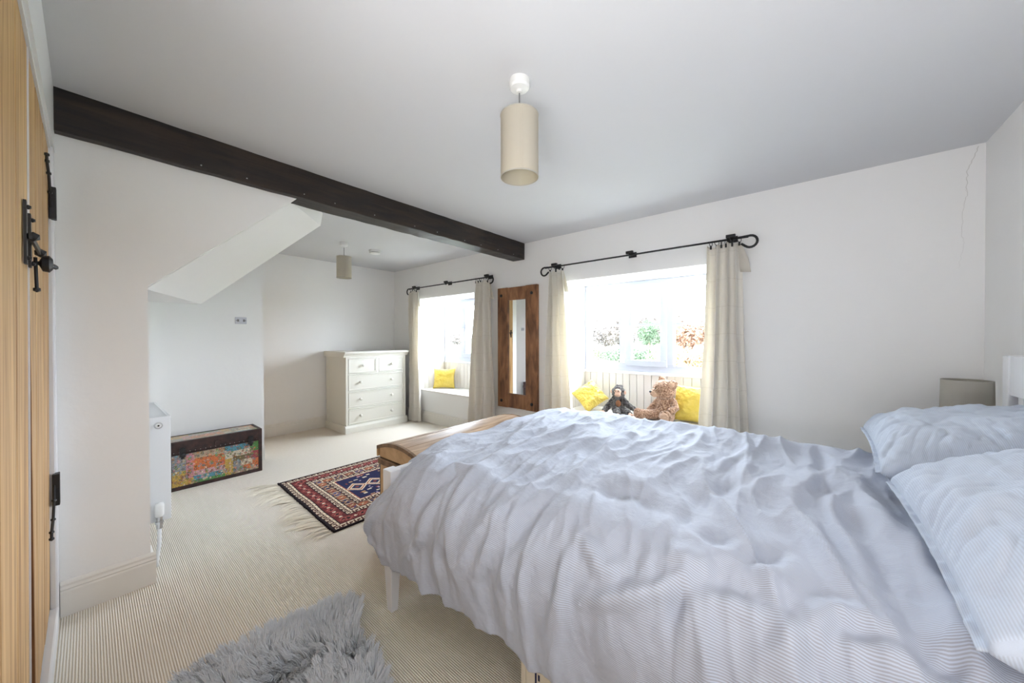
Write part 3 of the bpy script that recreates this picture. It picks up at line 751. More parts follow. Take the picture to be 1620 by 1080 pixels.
box(bm, TX1-.005, TX1, TY0, TY1, .318, TZ-.004)
obj('edging', bm, M['trunk'], tr, bevel=.002)
nu, nv = 300, 105
ys = np.linspace(TY0+.028, TY1-.028, nu+1); zs = np.linspace(.03, .279, nv+1); Yg, Zg = np.meshgrid(ys, zs, indexing='ij')
P = np.stack([np.full_like(Yg, TX1-.0035), Yg, Zg], -1)
obj('front_patchwork', grid_mesh('front_patchwork', P, colors=patch_colors(nu, nv, .62, .25, 4)), M['patch'], tr, label='bright floral patchwork front')
nu, nv = 220, 80
ys = np.linspace(TY0+.02, TY1-.02, nu+1); xs = np.linspace(TX0+.02, TX1-.028, nv+1); Yg, Xg = np.meshgrid(ys, xs, indexing='ij')
P = np.stack([Xg, Yg, np.full_like(Yg, TZ-.0035)], -1)
obj('top_patchwork', grid_mesh('top_patchwork', P, colors=patch_colors(nu, nv, .6, .25, 9, .35)), M['patch'], tr, label='faded floral patchwork top')
for y in (.475, .925):
    bm = B(); box(bm, TX1, TX1+.012, y-.018, y+.018, .262, .335); sphere(bm, (TX1+.012, y, .278), .016, 2, (.7, 1, 1)); box(bm, TX1+.008, TX1+.018, y-.01, y+.01, .248, .266)
    obj('latch', bm, M['iron'], tr, bevel=.002)
bm = B(); box(bm, TX1, TX1+.006, .675, .72, .305, .345); obj('lock_plate', bm, M['trunk'], tr)
for k in range(18):
    y = TY0+.04+k*(TY1-TY0-.08)/17
    bm = B(); sphere(bm, (TX1, y, .300), .003, 1); obj('stud', bm, M['steel'], tr)

# ------------------------------------------------------------------ chest of drawers
ch = thing('chest_of_drawers', 'cream chest of two small over three long drawers beside the far window', 'chest of drawers', (-4.75, 2.5, 0))
CX0, CX1, CY0, CY1 = -5.03, -4.455, 2.075, 2.935
bm = B(); box(bm, CX0, CX1-.02, CY0, CY1, .07, .985)
obj('carcass', bm, M['cream'], ch, bevel=.003)
bm = B()
for z0, z1 in ((.07, .105), (.300, .318), (.517, .535), (.737, .755), (.945, .985)): box(bm, CX1-.02, CX1, CY0+.03, CY1-.03, z0, z1)
box(bm, CX1-.02, CX1, CY0, CY0+.03, .07, .985); box(bm, CX1-.02, CX1, CY1-.03, CY1, .07, .985); box(bm, CX1-.02, CX1, 2.492, 2.518, .755, .945)
obj('front_frame', bm, M['cream'], ch, bevel=.002)
bm = B(); prism(bm, [(CX0, 0), (CX1+.018, 0), (CX1+.018, .07), (CX1+.006, .095), (CX0, .095)], 'y', CY0-.016, CY1+.016)
obj('plinth', bm, M['cream'], ch)
bm = B(); prism(bm, [(CX0, .965), (CX1+.004, .965), (CX1+.012, .985), (CX1+.028, 1.005), (CX1+.032, 1.012), (CX1+.04, 1.014), (CX1+.04, 1.036), (CX0, 1.036)], 'y', CY0-.03, CY1+.03)
obj('top', bm, M['cream'], ch, bevel=.002)
rows = [(.105, .300, [(CY0+.03, CY1-.03)]), (.318, .517, [(CY0+.03, CY1-.03)]), (.535, .737, [(CY0+.03, CY1-.03)]), (.755, .945, [(CY0+.03, 2.492), (2.518, CY1-.03)])]
for z0, z1, ys in rows:
    for y0, y1 in ys:
        g = .003; bm = B(); box(bm, CX1-.03, CX1-.004, y0+g, y1-g, z0+g, z1-g)
        t = .018
        for q in ((y0+g, y1-g, z0+g, z0+g+t), (y0+g, y1-g, z1-g-t, z1-g), (y0+g, y0+g+t, z0+g+t, z1-g-t), (y1-g-t, y1-g, z0+g+t, z1-g-t)): box(bm, CX1-.004, CX1+.003, *q)
        dr = obj('drawer', bm, M['cream'], ch, bevel=.003)
        kys = [(y0+y1)/2] if (y1-y0) < .5 else [y0+.155, y1-.2]
        for ky in kys:
            bm = B(); lathe(bm, [(.010, 0), (.008, .012), (.018, .020), (.019, .027), (.012, .033), (0, .034)], (CX1-.004, ky, (z0+z1)/2+.005), 20, 'x'); obj('knob', bm, M['cream'], dr, smooth=True)

# ------------------------------------------------------------------ domed blanket box
bb = thing('blanket_box', 'dome topped waxed pine blanket box at the foot of the bed', 'blanket box', (-1.70, 1.56, 0))
BX0, BX1, BY0, BY1 = -1.895, -1.50, 1.062, 2.06; BZ = .530
obj('body', boxes((BX0+.008, BX1-.008, BY0+.012, BY1-.012, .03, BZ-.012)), M['box_end'], bb, bevel=.003)
obj('body_rim', boxes((BX0, BX1, BY0, BY1, BZ-.045, BZ-.012)), M['box_edge'], bb, bevel=.004)
obj('plinth', boxes((BX0-.004, BX1+.004, BY0-.004, BY1+.004, 0, .07)), M['box_edge'], bb, bevel=.004)
def arc(z, x0, x1, rise, n=16, base=0):
    return [(x1+(x0-x1)*k/n, z+base+rise*(1-(2*k/n-1)**2)) for k in range(n+1)]
bm = B(); prism(bm, [(BX0+.01, BZ-.005), (BX1-.01, BZ-.005)]+arc(BZ+.055, BX0+.01, BX1-.01, .034), 'y', BY0+.01, BY1-.01)
obj('lid_end', bm, M['box_end'], bb)
bm = B()
top = arc(BZ+.057, BX0-.002, BX1+.002, .038, 18)
for i0, i1 in ((0, 6), (6, 12), (12, 18)):   # three staves, joints left open a hair
    seg = top[i0:i1+1]; low = [(x, z-.016) for x, z in seg][::-1]
    sx = [(x-(.003 if k == 0 else 0)+(.003 if k == len(seg)-1 else 0), z) for k, (x, z) in enumerate(seg)]
    prism(bm, sx+low, 'y', BY0-.003, BY1+.003)
obj('lid_top', bm, M['box_wood'], bb)
for y in (BY0-.004, BY1-.012):
    bm = B(); prism(bm, arc(BZ+.058, BX0-.003, BX1+.003, .0385)+[(x, z-.020) for x, z in arc(BZ+.058, BX0-.003, BX1+.003, .0385)][::-1], 'y', y, y+.016)
    obj('lid_band', bm, M['box_edge'], bb)
bm = B(); box(bm, BX0-.012, BX0, BY0, BY1, BZ-.004, BZ+.05); obj('lid_front', bm, M['box_end'], bb, bevel=.003)
bm = B(); tube(bm, [(BX0-.02, BY0+.03, BZ+.0), (BX0-.022, BY0+.03, BZ-.20), (BX0-.02, BY0+.035, BZ-.35)], .004, 6); obj('stay', bm, M['iron'], bb)

# ------------------------------------------------------------------ persian style rug
def rug():
    nx, ny = 154, 238; w, l = 1.10, 1.70
    C_ = np.zeros((nx, ny, 3)); i, j = np.meshgrid(np.arange(nx), np.arange(ny), indexing='ij')
    x = (i+.5)/nx*w; y = (j+.5)/ny*l
    d = np.minimum(np.minimum(x, w-x), np.minimum(y, l-y))          # distance to border
    onx = np.minimum(x, w-x) < np.minimum(y, l-y)                    # on the long sides
    s = np.where(onx, y, x)                                          # coordinate along the border
    cream, red, navy, dark, rust, tan = hexc('e6d6bd'), hexc('86403c'), hexc('24264e'), hexc('2a2024'), hexc('a8583f'), hexc('b9906b')
    def band(a, b): return (d >= a) & (d < b)
    C_[:] = navy
    m = band(0, .012); C_[m] = dark
    def keyed(a, b):       # cream hooks on brown
        m = band(a, b); C_[m] = hexc('5a3a34'); t = (s % .05)/.05; q = (d-a)/(b-a)
        k = m & (((t < .2) & (q > .15)) | ((q > .72) & (t < .8)) | ((t > .5) & (t < .66) & (q < .55)) | ((q < .2) & (t > .25) & (t < .75))); C_[k] = cream
    keyed(.012, .055); m = band(.055, .062); C_[m] = dark
    m = band(.062, .145); C_[m] = hexc('6e2f30')
    t = ((s+.01) % .095)/.095-.5; q = (d-.1035)/.083
    k = m & (np.abs(t)*1.15+np.abs(q) < .56); C_[k] = red
    k = m & (np.hypot(t, q) < .33) & (((i+j) % 4) < 2); C_[k] = hexc('b0605a')
    k = m & (np.hypot(t, q) < .12); C_[k] = dark
    k = m & (np.abs(t) > .40) & (np.abs(np.abs(t)-.5)*1.2+np.abs(q) < .17); C_[k] = cream
    m = band(.145, .152); C_[m] = dark; keyed(.152, .19); m = band(.19, .197); C_[m] = dark
    m = band(.197, .265); C_[m] = hexc('84604e')
    t = ((s+.02) % .09)/.09; q = (d-.231)/.068
    cols = np.floor((s+.02)/.09).astype(int) % 4
    for kk, cc in enumerate((navy, red, hexc('4d4a78'), rust)):
        a_ = m & (cols == kk) & (np.abs(t-.5)+np.abs(q)*.9 < .48); C_[a_] = cc
        b_ = a_ & ((np.abs(t-.5-q*.6) < .07) | (np.abs(t-.5+q*.6) < .07)); C_[b_] = tan
    k = m & ((t < .08) | (np.hypot(t-.5, q) < .08)); C_[k] = cream
    m = band(.265, .272); C_[m] = dark; keyed(.272, .312); m = band(.312, .32); C_[m] = rust
    m = d >= .32
    cx, cy = w/2, l/2
    for k in range(7):      # stepped diamond medallions down the field
        yy = .40+.15*k; rr = .095; dd = np.abs(x-cx)+np.abs(y-yy)*1.0
        st = np.round(dd/.014)*.014
        C_[m & (st < rr)] = cream; C_[m & (st < rr-.018)] = rust; C_[m & (st < rr-.036)] = cream; C_[m & (st < rr-.05)] = navy; C_[m & (st < .02)] = red
    rs = np.random.RandomState(5)
    for _ in range(130):
        a_, b_ = rs.uniform(.33, w-.33), rs.uniform(.33, l-.33); ww, hh = rs.choice([.007, .012]), rs.choice([.007, .016])
        if abs(a_-cx) < .10 and abs((b_-.40+.075) % .15-.075) < .06: continue
        C_[m & (np.abs(x-a_) < ww) & (np.abs(y-b_) < hh)] = [tan, hexc('b9a9c0'), cream, red][rs.randint(4)]
    C_ *= (1+.10*rs.randn(nx, ny, 1)).clip(.6, 1.4)
    xs = np.linspace(0, w, nx+1); ys = np.linspace(0, l, ny+1); X, Y = np.meshgrid(xs, ys, indexing='ij')
    Xw = -3.345+X; Yw = 1.0+Y+(-.032)*(X/w)+.004*np.sin(X*14)*np.exp(-Y*6); Xw = Xw+.012*np.exp(-Y*3)*0+Y*.02
    Z = .008+.0012*fbm(X*5, Y*5, 2)
    P = np.stack([Xw, Yw, Z], -1)
    root = thing('patterned_rug', 'small red and navy patterned wool rug with cream fringe', 'rug', (-2.8, 1.8, 0))
    obj('pile', grid_mesh('pile', P, colors=C_.clip(0, 1)), M['rug'], root)
    bm = B(); box(bm, -3.343, -2.247, 1.0+.008, 2.66, .0005, .0062, 0, None)
    for v_ in bm.verts: v_.co.y += -.032*(v_.co.x+3.345)/w; v_.co.x += .02*(v_.co.y-1)
    obj('backing', bm, M['rug_edge'], root)
    bm = B()
    for (a_, b_) in (((-3.346, .996, .006), (-2.244, .966, .006)),):
        n = 40; tube(bm, [(a_[0]+(b_[0]-a_[0])*k/n, a_[1]+(b_[1]-a_[1])*k/n+rnd.uniform(-.004, .003), .006+rnd.uniform(0, .003)) for k in range(n+1)], .0075, 6)
    tube(bm, [(-2.243, .966, .006), (-2.215, 2.66, .006)], .006, 6); tube(bm, [(-3.346, 1.0, .006), (-3.312, 2.70, .006)], .005, 6)
    obj('selvedge', bm, M['rug_edge'], root, smooth=True)
    # knotted fringe: tufts of thin strands
    bm = B()
    for k in range(46):
        fx = k/45; bx = -3.34+1.09*fx; by = .99-.032*fx
        lean = rnd.uniform(-.5, .35)-.25; ln = rnd.uniform(.10, .19)*(1.25 if fx < .25 else 1)
        for s_ in range(7):
            a0 = lean+rnd.uniform(-.16, .16); l_ = ln*rnd.uniform(.75, 1.1)
            p = [(bx, by, .006), (bx+math.sin(a0)*l_*.35+rnd.uniform(-.003, .003), by-l_*.35, .010), (bx+math.sin(a0)*l_*.7+rnd.uniform(-.008, .008), by-l_*.7, .006), (bx+math.sin(a0+.2)*l_+rnd.uniform(-.012, .012), by-l_, .003)]
            tube(bm, p, [.0026, .002, .0018, .001], 4)
    fr = obj('fringe', bm, M['fringe'], root, label='cream knotted fringe'); fr['kind'] = 'stuff'
rug()

# ------------------------------------------------------------------ silver sheepskin on the carpet
def sheepskin():
    out = [(-1.60, .13), (-1.635, .24), (-1.64, .40), (-1.63, .54), (-1.60, .66), (-1.565, .745), (-1.50, .76), (-1.44, .72), (-1.38, .68), (-1.30, .675), (-1.22, .675), (-1.13, .64), (-1.02, .62), (-.92, .56), (-.86, .44), (-.84, .30), (-.90, .17), (-1.05, .09), (-1.25, .06), (-1.45, .07)]
    root = thing('sheepskin_rug', 'silver grey long haired sheepskin on the carpet near the bed leg', 'sheepskin rug', (-1.3, .4, 0))
    bm = B(); prism(bm, out, 'z', .001, .010); obj('pelt', bm, M['pelt'], root)
    poly = np.array(out); rs = np.random.RandomState(3)
    def inside(p):
        x, y = p[:, 0], p[:, 1]; r = np.zeros(len(p), bool); j = len(poly)-1
        for i in range(len(poly)):
            xi, yi = poly[i]; xj, yj = poly[j]
            c = ((yi > y) != (yj > y)) & (x < (xj-xi)*(y-yi)/(yj-yi+1e-12)+xi); r ^= c; j = i
        return r
    p = rs.rand(150000, 2)*[.86, .75]+[-1.66, .04]; p = p[inside(p)][:52000]; n = len(p)
    cc = rs.rand(1500, 2)*[.86, .75]+[-1.66, .04]
    near = np.empty(n, int)
    for a in range(0, n, 2000): near[a:a+2000] = (((p[a:a+2000, None]-cc[None])**2).sum(-1)*(1+.5*rs.rand(len(p[a:a+2000]), 1))).argmin(1)
    base = np.concatenate([p, np.full((n, 1), .010)], 1)
    a1 = fbm(cc[:, 0]*5, cc[:, 1]*5, 2)*3.2+rs.randn(len(cc))*.35-2.2
    clean = np.stack([np.cos(a1), np.sin(a1)], -1)
    cen = np.array([-1.25, .38]); outw = (cc-cen); outw /= np.linalg.norm(outw, axis=1, keepdims=True)+1e-6
    rim = np.clip((np.linalg.norm((cc-cen)/[.38, .34], axis=1)-.6)/.4, 0, 1)[:, None]
    dirc = clean*(1-rim*.8)+outw*rim*.9
    ln = (.048+.016*rs.rand(len(cc)))
    tipc = np.concatenate([cc+dirc*ln[:, None]*.75, (.028+.022*rs.rand(len(cc), 1))], 1)
    tip = base+np.concatenate([dirc[near]*ln[near][:, None]*.75, np.full((n, 1), .0)], 1); tip[:, 2] = tipc[near, 2]
    tip[:, :2] = tip[:, :2]*.42+tipc[near][:, :2]*.58
    tip += rs.randn(n, 3)*[.004, .004, .005]
    ts = np.array([0, .35, .7, 1.0]); wd = np.array([.0013, .0013, .0010, .0002])
    curl = rs.rand(n)*6.28
    pts = []
    for t in ts:
        q = base*(1-t)+tip*t; q[:, 2] += .022*math.sin(t*PI*.75)
        q[:, 0] += .004*np.sin(curl+t*4)*t; q[:, 1] += .004*np.cos(curl+t*4)*t; pts.append(q)
    ang = rs.rand(n)*PI; side = np.stack([np.cos(ang), np.sin(ang), np.zeros(n)], -1)
    V = np.empty((n, 4, 2, 3))
    for k in range(4): V[:, k, 0] = pts[k]-side*wd[k]; V[:, k, 1] = pts[k]+side*wd[k]
    V = V.reshape(-1, 3); V[:, 2] = np.maximum(V[:, 2], .0015)
    b0 = (np.arange(n)*8)[:, None]; q = np.stack([b0+np.array([2*k, 2*k+1, 2*k+3, 2*k+2]) for k in range(3)], 1).reshape(-1, 4)
    me = bpy.data.meshes.new('fleece'); me.vertices.add(len(V)); me.vertices.foreach_set('co', V.astype(np.float32).ravel())
    me.loops.add(q.size); me.loops.foreach_set('vertex_index', q.astype(np.int32).ravel()); me.polygons.add(len(q))
    me.polygons.foreach_set('loop_start', (np.arange(len(q))*4).astype(np.int32)); me.polygons.foreach_set('loop_total', np.full(len(q), 4, np.int32)); me.update(calc_edges=True)
    me.polygons.foreach_set('use_smooth', np.ones(len(q), bool))
    f = obj('fleece', me, M['fleece'], root); f['kind'] = 'stuff'
sheepskin()

# ------------------------------------------------------------------ bed
bed = thing('bed_frame', 'white wooden double bed frame with slatted headboard and tapered legs', 'bed', (-.4, 1.58, 0))
FX0, FX1, BYN, BYF, BYH = -1.435, -1.395, .832, 2.36, 2.445
obj('footboard', boxes((FX0+.004, FX1-.004, BYN+.052, BYF-.052, .25, .622)), M['bed_white'], bed, bevel=.004)
def leg(x0, x1, y0, y1, zt, foot, name='leg'):
    bm = B(); cx, cy = (x0+x1)/2, (y0+y1)/2
    a, b = (x1-x0)/2, (y1-y0)/2
    for z, s_ in ((0, foot), (.26, 1), (zt, 1)): pass
    rows_ = [[bm.verts.new((cx+sx*a*s_, cy+sy*b*s_, z)) for sx, sy in ((-1, -1), (1, -1), (1, 1), (-1, 1))] for z, s_ in ((0.0, foot), (.26, 1), (zt, 1))]
    for r0, r1_ in zip(rows_, rows_[1:]):
        for k in range(4): bm.faces.new((r0[k], r0[(k+1) % 4], r1_[(k+1) % 4], r1_[k]))
    bm.faces.new(rows_[0][::-1]); bm.faces.new(rows_[-1]); return obj(name, bm, M['bed_white'], bed, bevel=.003)
leg(FX0-.006, FX1+.016, BYN, BYN+.052, .625, .62); leg(FX0-.006, FX1+.016, BYF-.052, BYF, .625, .62)
HX = .625
leg(HX, HX+.045, BYN-.03, BYN+.025, 1.125, .8); leg(HX, HX+.045, BYH-.055, BYH, 1.125, .8)
obj('side_rail', boxes((FX1+.017, HX-.001, BYN+.014, BYN+.040, .24, .40)), M['bed_white'], bed, bevel=.003)
obj('side_rail', boxes((FX1+.017, HX-.001, BYF-.040, BYF-.014, .24, .40)), M['bed_white'], bed, bevel=.003)
obj('headboard_rail', boxes((HX+.004, HX+.041, BYN+.026, BYH-.056, .965, 1.126)), M['bed_white'], bed, bevel=.004)
obj('headboard_rail', boxes((HX+.004, HX+.041, BYN+.026, BYH-.056, .42, .52)), M['bed_white'], bed, bevel=.004)
for k in range(17):
    y = BYN+.06+k*(BYH-.095-.03-BYN-.06)/16
    obj('headboard_slat', boxes((HX+.012, HX+.033, y-.020, y+.020, .52, .965)), M['bed_white'], bed)
obj('base_board', boxes((FX1+.001, HX-.001, BYN+.041, BYF-.041, .33, .36)), M['bed_white'], bed)

def rounded(x0, x1, y0, y1, z0, z1, r):
    bm = B(); box(bm, x0, x1, y0, y1, z0, z1); bmesh.ops.bevel(bm, geom=bm.edges[:], offset=r, segments=4, affect='EDGES', profile=.5); return bm
tag(obj('mattress', rounded(-1.37, .60, .90, 2.29, .362, .585, .04), M['mattress'], smooth=True), 'white mattress hidden beneath the blue duvet on the bed', 'mattress')

FOLDS = [(0.02, 0.02, [(-0.433, 0.755), (-0.349, 0.791), (-0.289, 0.816), (-0.245, 0.842), (-0.22, 0.867), (-0.19, 0.903)]),
         (0.022, 0.018, [(-0.165, 0.852), (-0.131, 0.857), (-0.086, 0.857), (-0.032, 0.867)]),
         (0.018, 0.016, [(-0.508, 0.888), (-0.438, 0.852), (-0.389, 0.826), (-0.354, 0.847)]),
         (0.02, -0.016, [(-0.225, 0.796), (-0.215, 0.832), (-0.205, 0.862)]),
         (0.016, 0.012, [(-0.533, 0.613), (-0.493, 0.73), (-0.493, 0.862)]),
         (0.03, 0.022, [(-0.795, 0.842), (-0.721, 0.852), (-0.681, 0.959), (-0.662, 1.193), (-0.711, 1.524), (-0.726, 1.926)]),
         (0.03, 0.022, [(-1.098, 0.877), (-1.113, 0.964), (-1.029, 0.974)]),
         (0.03, -0.022, [(-1.123, 0.638), (-1.138, 0.714), (-1.103, 0.832), (-1.053, 0.938)]),
         (0.02, 0.014, [(-1.212, 0.531), (-1.073, 0.694), (-1.043, 0.847)]),
         (0.022, 0.013, [(-0.954, 0.572), (-0.994, 0.648), (-0.944, 0.776), (-0.895, 0.842)]),
         (0.022, 0.013, [(-0.776, 0.567), (-0.795, 0.658), (-0.761, 0.75), (-0.711, 0.842)]),
         (0.022, 0.01, [(-0.666, 0.572), (-0.696, 0.653), (-0.662, 0.77), (-0.622, 0.862)]),
         (0.02, 0.012, [(-1.306, 0.526), (-1.42, 0.587), (-1.346, 0.714), (-1.272, 0.816)]),
         (0.03, -0.026, [(-0.101, 0.974), (-0.081, 1.005), (-0.051, 1.101)]),
         (0.034, -0.016, [(-0.27, 0.893), (-0.27, 0.984), (-0.26, 1.183), (-0.245, 1.356), (-0.17, 1.539)]),
         (0.022, 0.014, [(-0.294, 1.529), (-0.265, 1.718), (-0.2, 1.998)]),
         (0.02, 0.014, [(-0.895, 0.898), (-0.825, 0.995), (-0.81, 1.178), (-0.885, 1.539)]),
         (0.022, 0.01, [(-1.247, 1.035), (-1.187, 1.229), (-1.163, 1.488), (-1.232, 1.911)]),
         (0.05, -0.018, [(-0.562, 1.101), (-0.438, 1.142), (-0.344, 1.107)]),
         (0.04, -0.014, [(-0.22, 0.989), (-0.19, 1.035), (-0.136, 1.066)]),
         (0.03, 0.014, [(-0.289, 0.857), (-0.225, 0.913), (-0.18, 0.923), (-0.136, 1.005)]),
         (0.022, 0.01, [(-0.602, 1.315), (-0.562, 1.555), (-0.498, 1.799), (-0.478, 2.125)]),
         (0.022, 0.012, [(0.008, 1.427), (0.033, 1.168), (0.053, 1.061), (0.073, 0.979)]),
         (0.024, 0.014, [(0.048, 1.601), (0.073, 1.295), (0.097, 1.173), (0.112, 1.025), (0.127, 0.954), (0.132, 0.908)]),
         (0.026, 0.018, [(0.142, 1.855), (0.147, 1.438), (0.162, 1.224), (0.162, 1.03), (0.172, 0.954)]),
         (0.026, 0.018, [(0.177, 1.733), (0.177, 1.412), (0.192, 1.198), (0.202, 1.051), (0.202, 0.944)]),
         (0.024, 0.018, [(0.221, 1.453), (0.207, 1.208), (0.216, 1.066), (0.212, 0.928)]),
         (0.026, 0.026, [(-0.051, 0.811), (0.003, 0.867), (0.038, 0.933), (0.083, 0.944), (0.117, 0.938)]),
         (0.022, 0.018, [(0.038, 0.867), (0.087, 0.882), (0.122, 0.888), (0.152, 0.877)]),
         (0.03, -0.02, [(0.048, 2.237), (0.048, 1.916), (0.038, 1.621), (-0.012, 1.366)]),
         (0.03, -0.02, [(0.167, 0.908), (0.182, 0.903), (0.192, 0.893)])]
XI, YI0, YI1, TOP = -1.36, 1.0, 2.2, .675
def duvet():
    ns, nt_ = 420, 460
    s = np.linspace(-1.475, .40, ns); t = np.linspace(.478, 2.52, nt_); Sg, Tg = np.meshgrid(s, t, indexing='ij')
    # wavy hem
    ox = -np.maximum(0, XI-Sg); oy = np.where(Tg < YI0, Tg-YI0, np.where(Tg > YI1, Tg-YI1, 0))
    oy = np.where(oy < 0, oy*(1+.03*perlin(Sg*4, Sg*0)+.02*np.clip((Sg+.6), 0, 1)), oy)
    d = np.hypot(ox, oy)+1e-9; nx, ny = ox/d, oy/d
    th = np.minimum(d/.2, PI/2); f = .2*np.sin(th)+.03*np.sin(np.clip((d-.12)/.40, 0, 1)*PI)*(np.abs(ny)); g = .2*(1-np.cos(th))+np.maximum(0, d-.314)
    X = np.where(ox < 0, XI, Sg)+nx*f; Y = np.clip(Tg, YI0, YI1)+ny*f; Z = TOP-g
    # overall puffiness: higher at the foot and middle, sunk towards the pillows
    Z = Z+.020*np.exp(-((Sg+1.15)/.35)**2)*np.exp(-((Tg-2.0)/.5)**2)+.016*perlin(Sg*2.1, Tg*2.1)+.010*perlin(Sg*4+3, Tg*3)
    # the near foot corner is pulled inside the footboard end, then bulges out below it
    cg = np.exp(-((Sg+1.46)/.13)**2-((Tg-.86)/.16)**2); Z -= .06*cg; X += .05*cg
    cb = np.exp(-((Sg+1.45)/.16)**2-((Tg-.62)/.12)**2); X -= .035*cb; Y -= .02*cb
    P = np.stack([X, Y, Z], -1)
    def normals(P):
        du = np.gradient(P, axis=0); dv = np.gradient(P, axis=1); n = np.cross(du, dv); return n/(np.linalg.norm(n, axis=-1, keepdims=True)+1e-9)
    n = normals(P)
    side = np.clip((YI0-Tg)/.3, 0, 1)
    # cross-bed folds (run along Y, closely spaced along X), stretched by a wandering domain
    wx = Sg+.10*perlin(Sg*1.5+5, Tg*1.3)+.20*(Tg-1.2)*(.5-np.clip((Sg+.2), 0, .8)); wy = Tg+.06*perlin(Sg*2, Tg*2+8)
    h = .024*(ridge(wx*5.2, wy*1.5)-.3)+.011*(ridge(wx*11+4, wy*2.6+3)-.3)+.003*(ridge(wx*23, wy*6+9)-.3)*(.6+.8*perlin(Sg*3, Tg*3).clip(-.5, .5)+.4)
    h += .009*fbm(Sg*4.5, Tg*4.5, 2)+.0012*fbm(Sg*34, Tg*26, 2)
    # lengthwise rolls where the top turns over the near edge
    h += .008*(ridge(wx*2.2+9, wy*6.5+2)-.3)*np.exp(-((Tg-.95)/.22)**2)
    # gathers that fan down the side from the foot corner
    h += side*.009*np.sin((Sg*1.0+Tg*.35)*38+2.2*perlin(Sg*3, Tg*2))*np.clip(.5-1.2*perlin(Sg*2.2+7, Tg*1.2), 0, 1)
    for w, a, pl in FOLDS:
        best = np.full(Sg.shape, 9.)
        tot = sum(math.hypot(q[0]-p[0], q[1]-p[1]) for p, q in zip(pl, pl[1:])); run = 0; along = np.zeros(Sg.shape)
        for p, q in zip(pl, pl[1:]):
            L_ = math.hypot(q[0]-p[0], q[1]-p[1])
            if L_ < 1e-6: continue
            k = (((Sg-p[0])*(q[0]-p[0])+(Tg-p[1])*(q[1]-p[1]))/L_**2).clip(0, 1)
            dd = np.hypot(Sg-p[0]-k*(q[0]-p[0]), Tg-p[1]-k*(q[1]-p[1])); m = dd < best
            best = np.where(m, dd, best); along = np.where(m, run+k*L_, along); run += L_
        env = np.sin((along/max(tot, 1e-6)*.8+.1)*PI)
        h += 1.5*a*env*(np.exp(-(best/w)**2)-.35*np.exp(-(best/(w*2.2))**2))
    hem = np.clip((Tg-.478)/.05, 0, 1)
    P = P+n*h[..., None]
    P[..., 2] = np.maximum(P[..., 2], .16)
    # keep the cloth on the outside of what it covers
    ins = (P[..., 0] > -1.40) & (P[..., 1] > .90) & (P[..., 1] < 2.29); P[..., 2] = np.where(ins, np.maximum(P[..., 2], .600), P[..., 2])
    return P, np.stack([Sg, Tg], -1)
P, uvv = duvet()
dv = thing('duvet', 'crumpled pale blue striped linen duvet spread over the bed', 'duvet', (-.5, 1.55, .3))
obj('duvet_cover', grid_mesh('duvet_cover', P, uvv), M['linen'], dv, solid=.006)

# ------------------------------------------------------------------ pillows and cushions
def cushion_mesh(L_, Wd, T, seed, n=70, wr=.006, pinch=.06, flange=0, pow_=2.6, uvs=True):
    u = np.linspace(-1, 1, n); U, V = np.meshgrid(u, u, indexing='ij')
    out = []
    for sg in (1, -1):
        e = (1-np.abs(U)**pow_).clip(0)*(1-np.abs(V)**pow_).clip(0)
        z = sg*T/2*e**.45
        x = U*L_/2*(1-pinch*(1-V**2)*np.abs(U)**3*1.0); y = V*Wd/2*(1-pinch*(1-U**2)*np.abs(V)**3)
        rr = np.hypot(U, V); an = np.arctan2(V, U)
        edge = np.clip(np.maximum(np.abs(U), np.abs(V))-.35, 0, 1)
        wv = wr*(fbm(U*2.2+seed, V*2.2+sg, 3)*1.6+edge*(ridge(an*5+seed, rr*1.2)-.3)*2.2+.5*(ridge(U*4+V*3+seed, V*3-U*2)-.3))
        z = z+wv*(e > 0)*np.minimum(1, e*8)
        out.append(np.stack([x, y, z], -1))
    nn = n*n; P = np.concatenate([out[0].reshape(-1, 3), out[1].reshape(-1, 3)])
    idx = np.arange(nn).reshape(n, n); idb = idx+nn
    bd = np.zeros((n, n), bool); bd[0] = bd[-1] = True; bd[:, 0] = bd[:, -1] = True; idb = np.where(bd, idx, idb)
    qt = np.stack([idx[:-1, :-1], idx[1:, :-1], idx[1:, 1:], idx[:-1, 1:]], -1).reshape(-1, 4)
    qb = np.stack([idb[:-1, :-1], idb[:-1, 1:], idb[1:, 1:], idb[1:, :-1]], -1).reshape(-1, 4); q = np.concatenate([qt, qb])
    me = bpy.data.meshes.new('cover'); me.vertices.add(2*nn); me.vertices.foreach_set('co', P.astype(np.float32).ravel())
    me.loops.add(q.size); me.loops.foreach_set('vertex_index', q.astype(np.int32).ravel()); me.polygons.add(len(q))
    me.polygons.foreach_set('loop_start', (np.arange(len(q))*4).astype(np.int32)); me.polygons.foreach_set('loop_total', np.full(len(q), 4, np.int32)); me.update(calc_edges=True)
    me.polygons.foreach_set('use_smooth', np.ones(len(q), bool))
    uv = np.stack([U*L_/2, V*Wd/2], -1).reshape(-1, 2); uv = np.concatenate([uv, uv+3.3])
    l = me.uv_layers.new(name='UVMap'); l.data.foreach_set('uv', uv[q.reshape(-1)].astype(np.float32).ravel())
    return me
def place(name, me, mat, loc, rot, label, cat, group=None):
    o = bpy.data.objects.new(name, me); col.objects.link(o); me.materials.append(mat); o.location = loc
    o.rotation_euler = rot if not isinstance(rot, Matrix) else rot.to_euler(); return tag(o, label, cat, group)
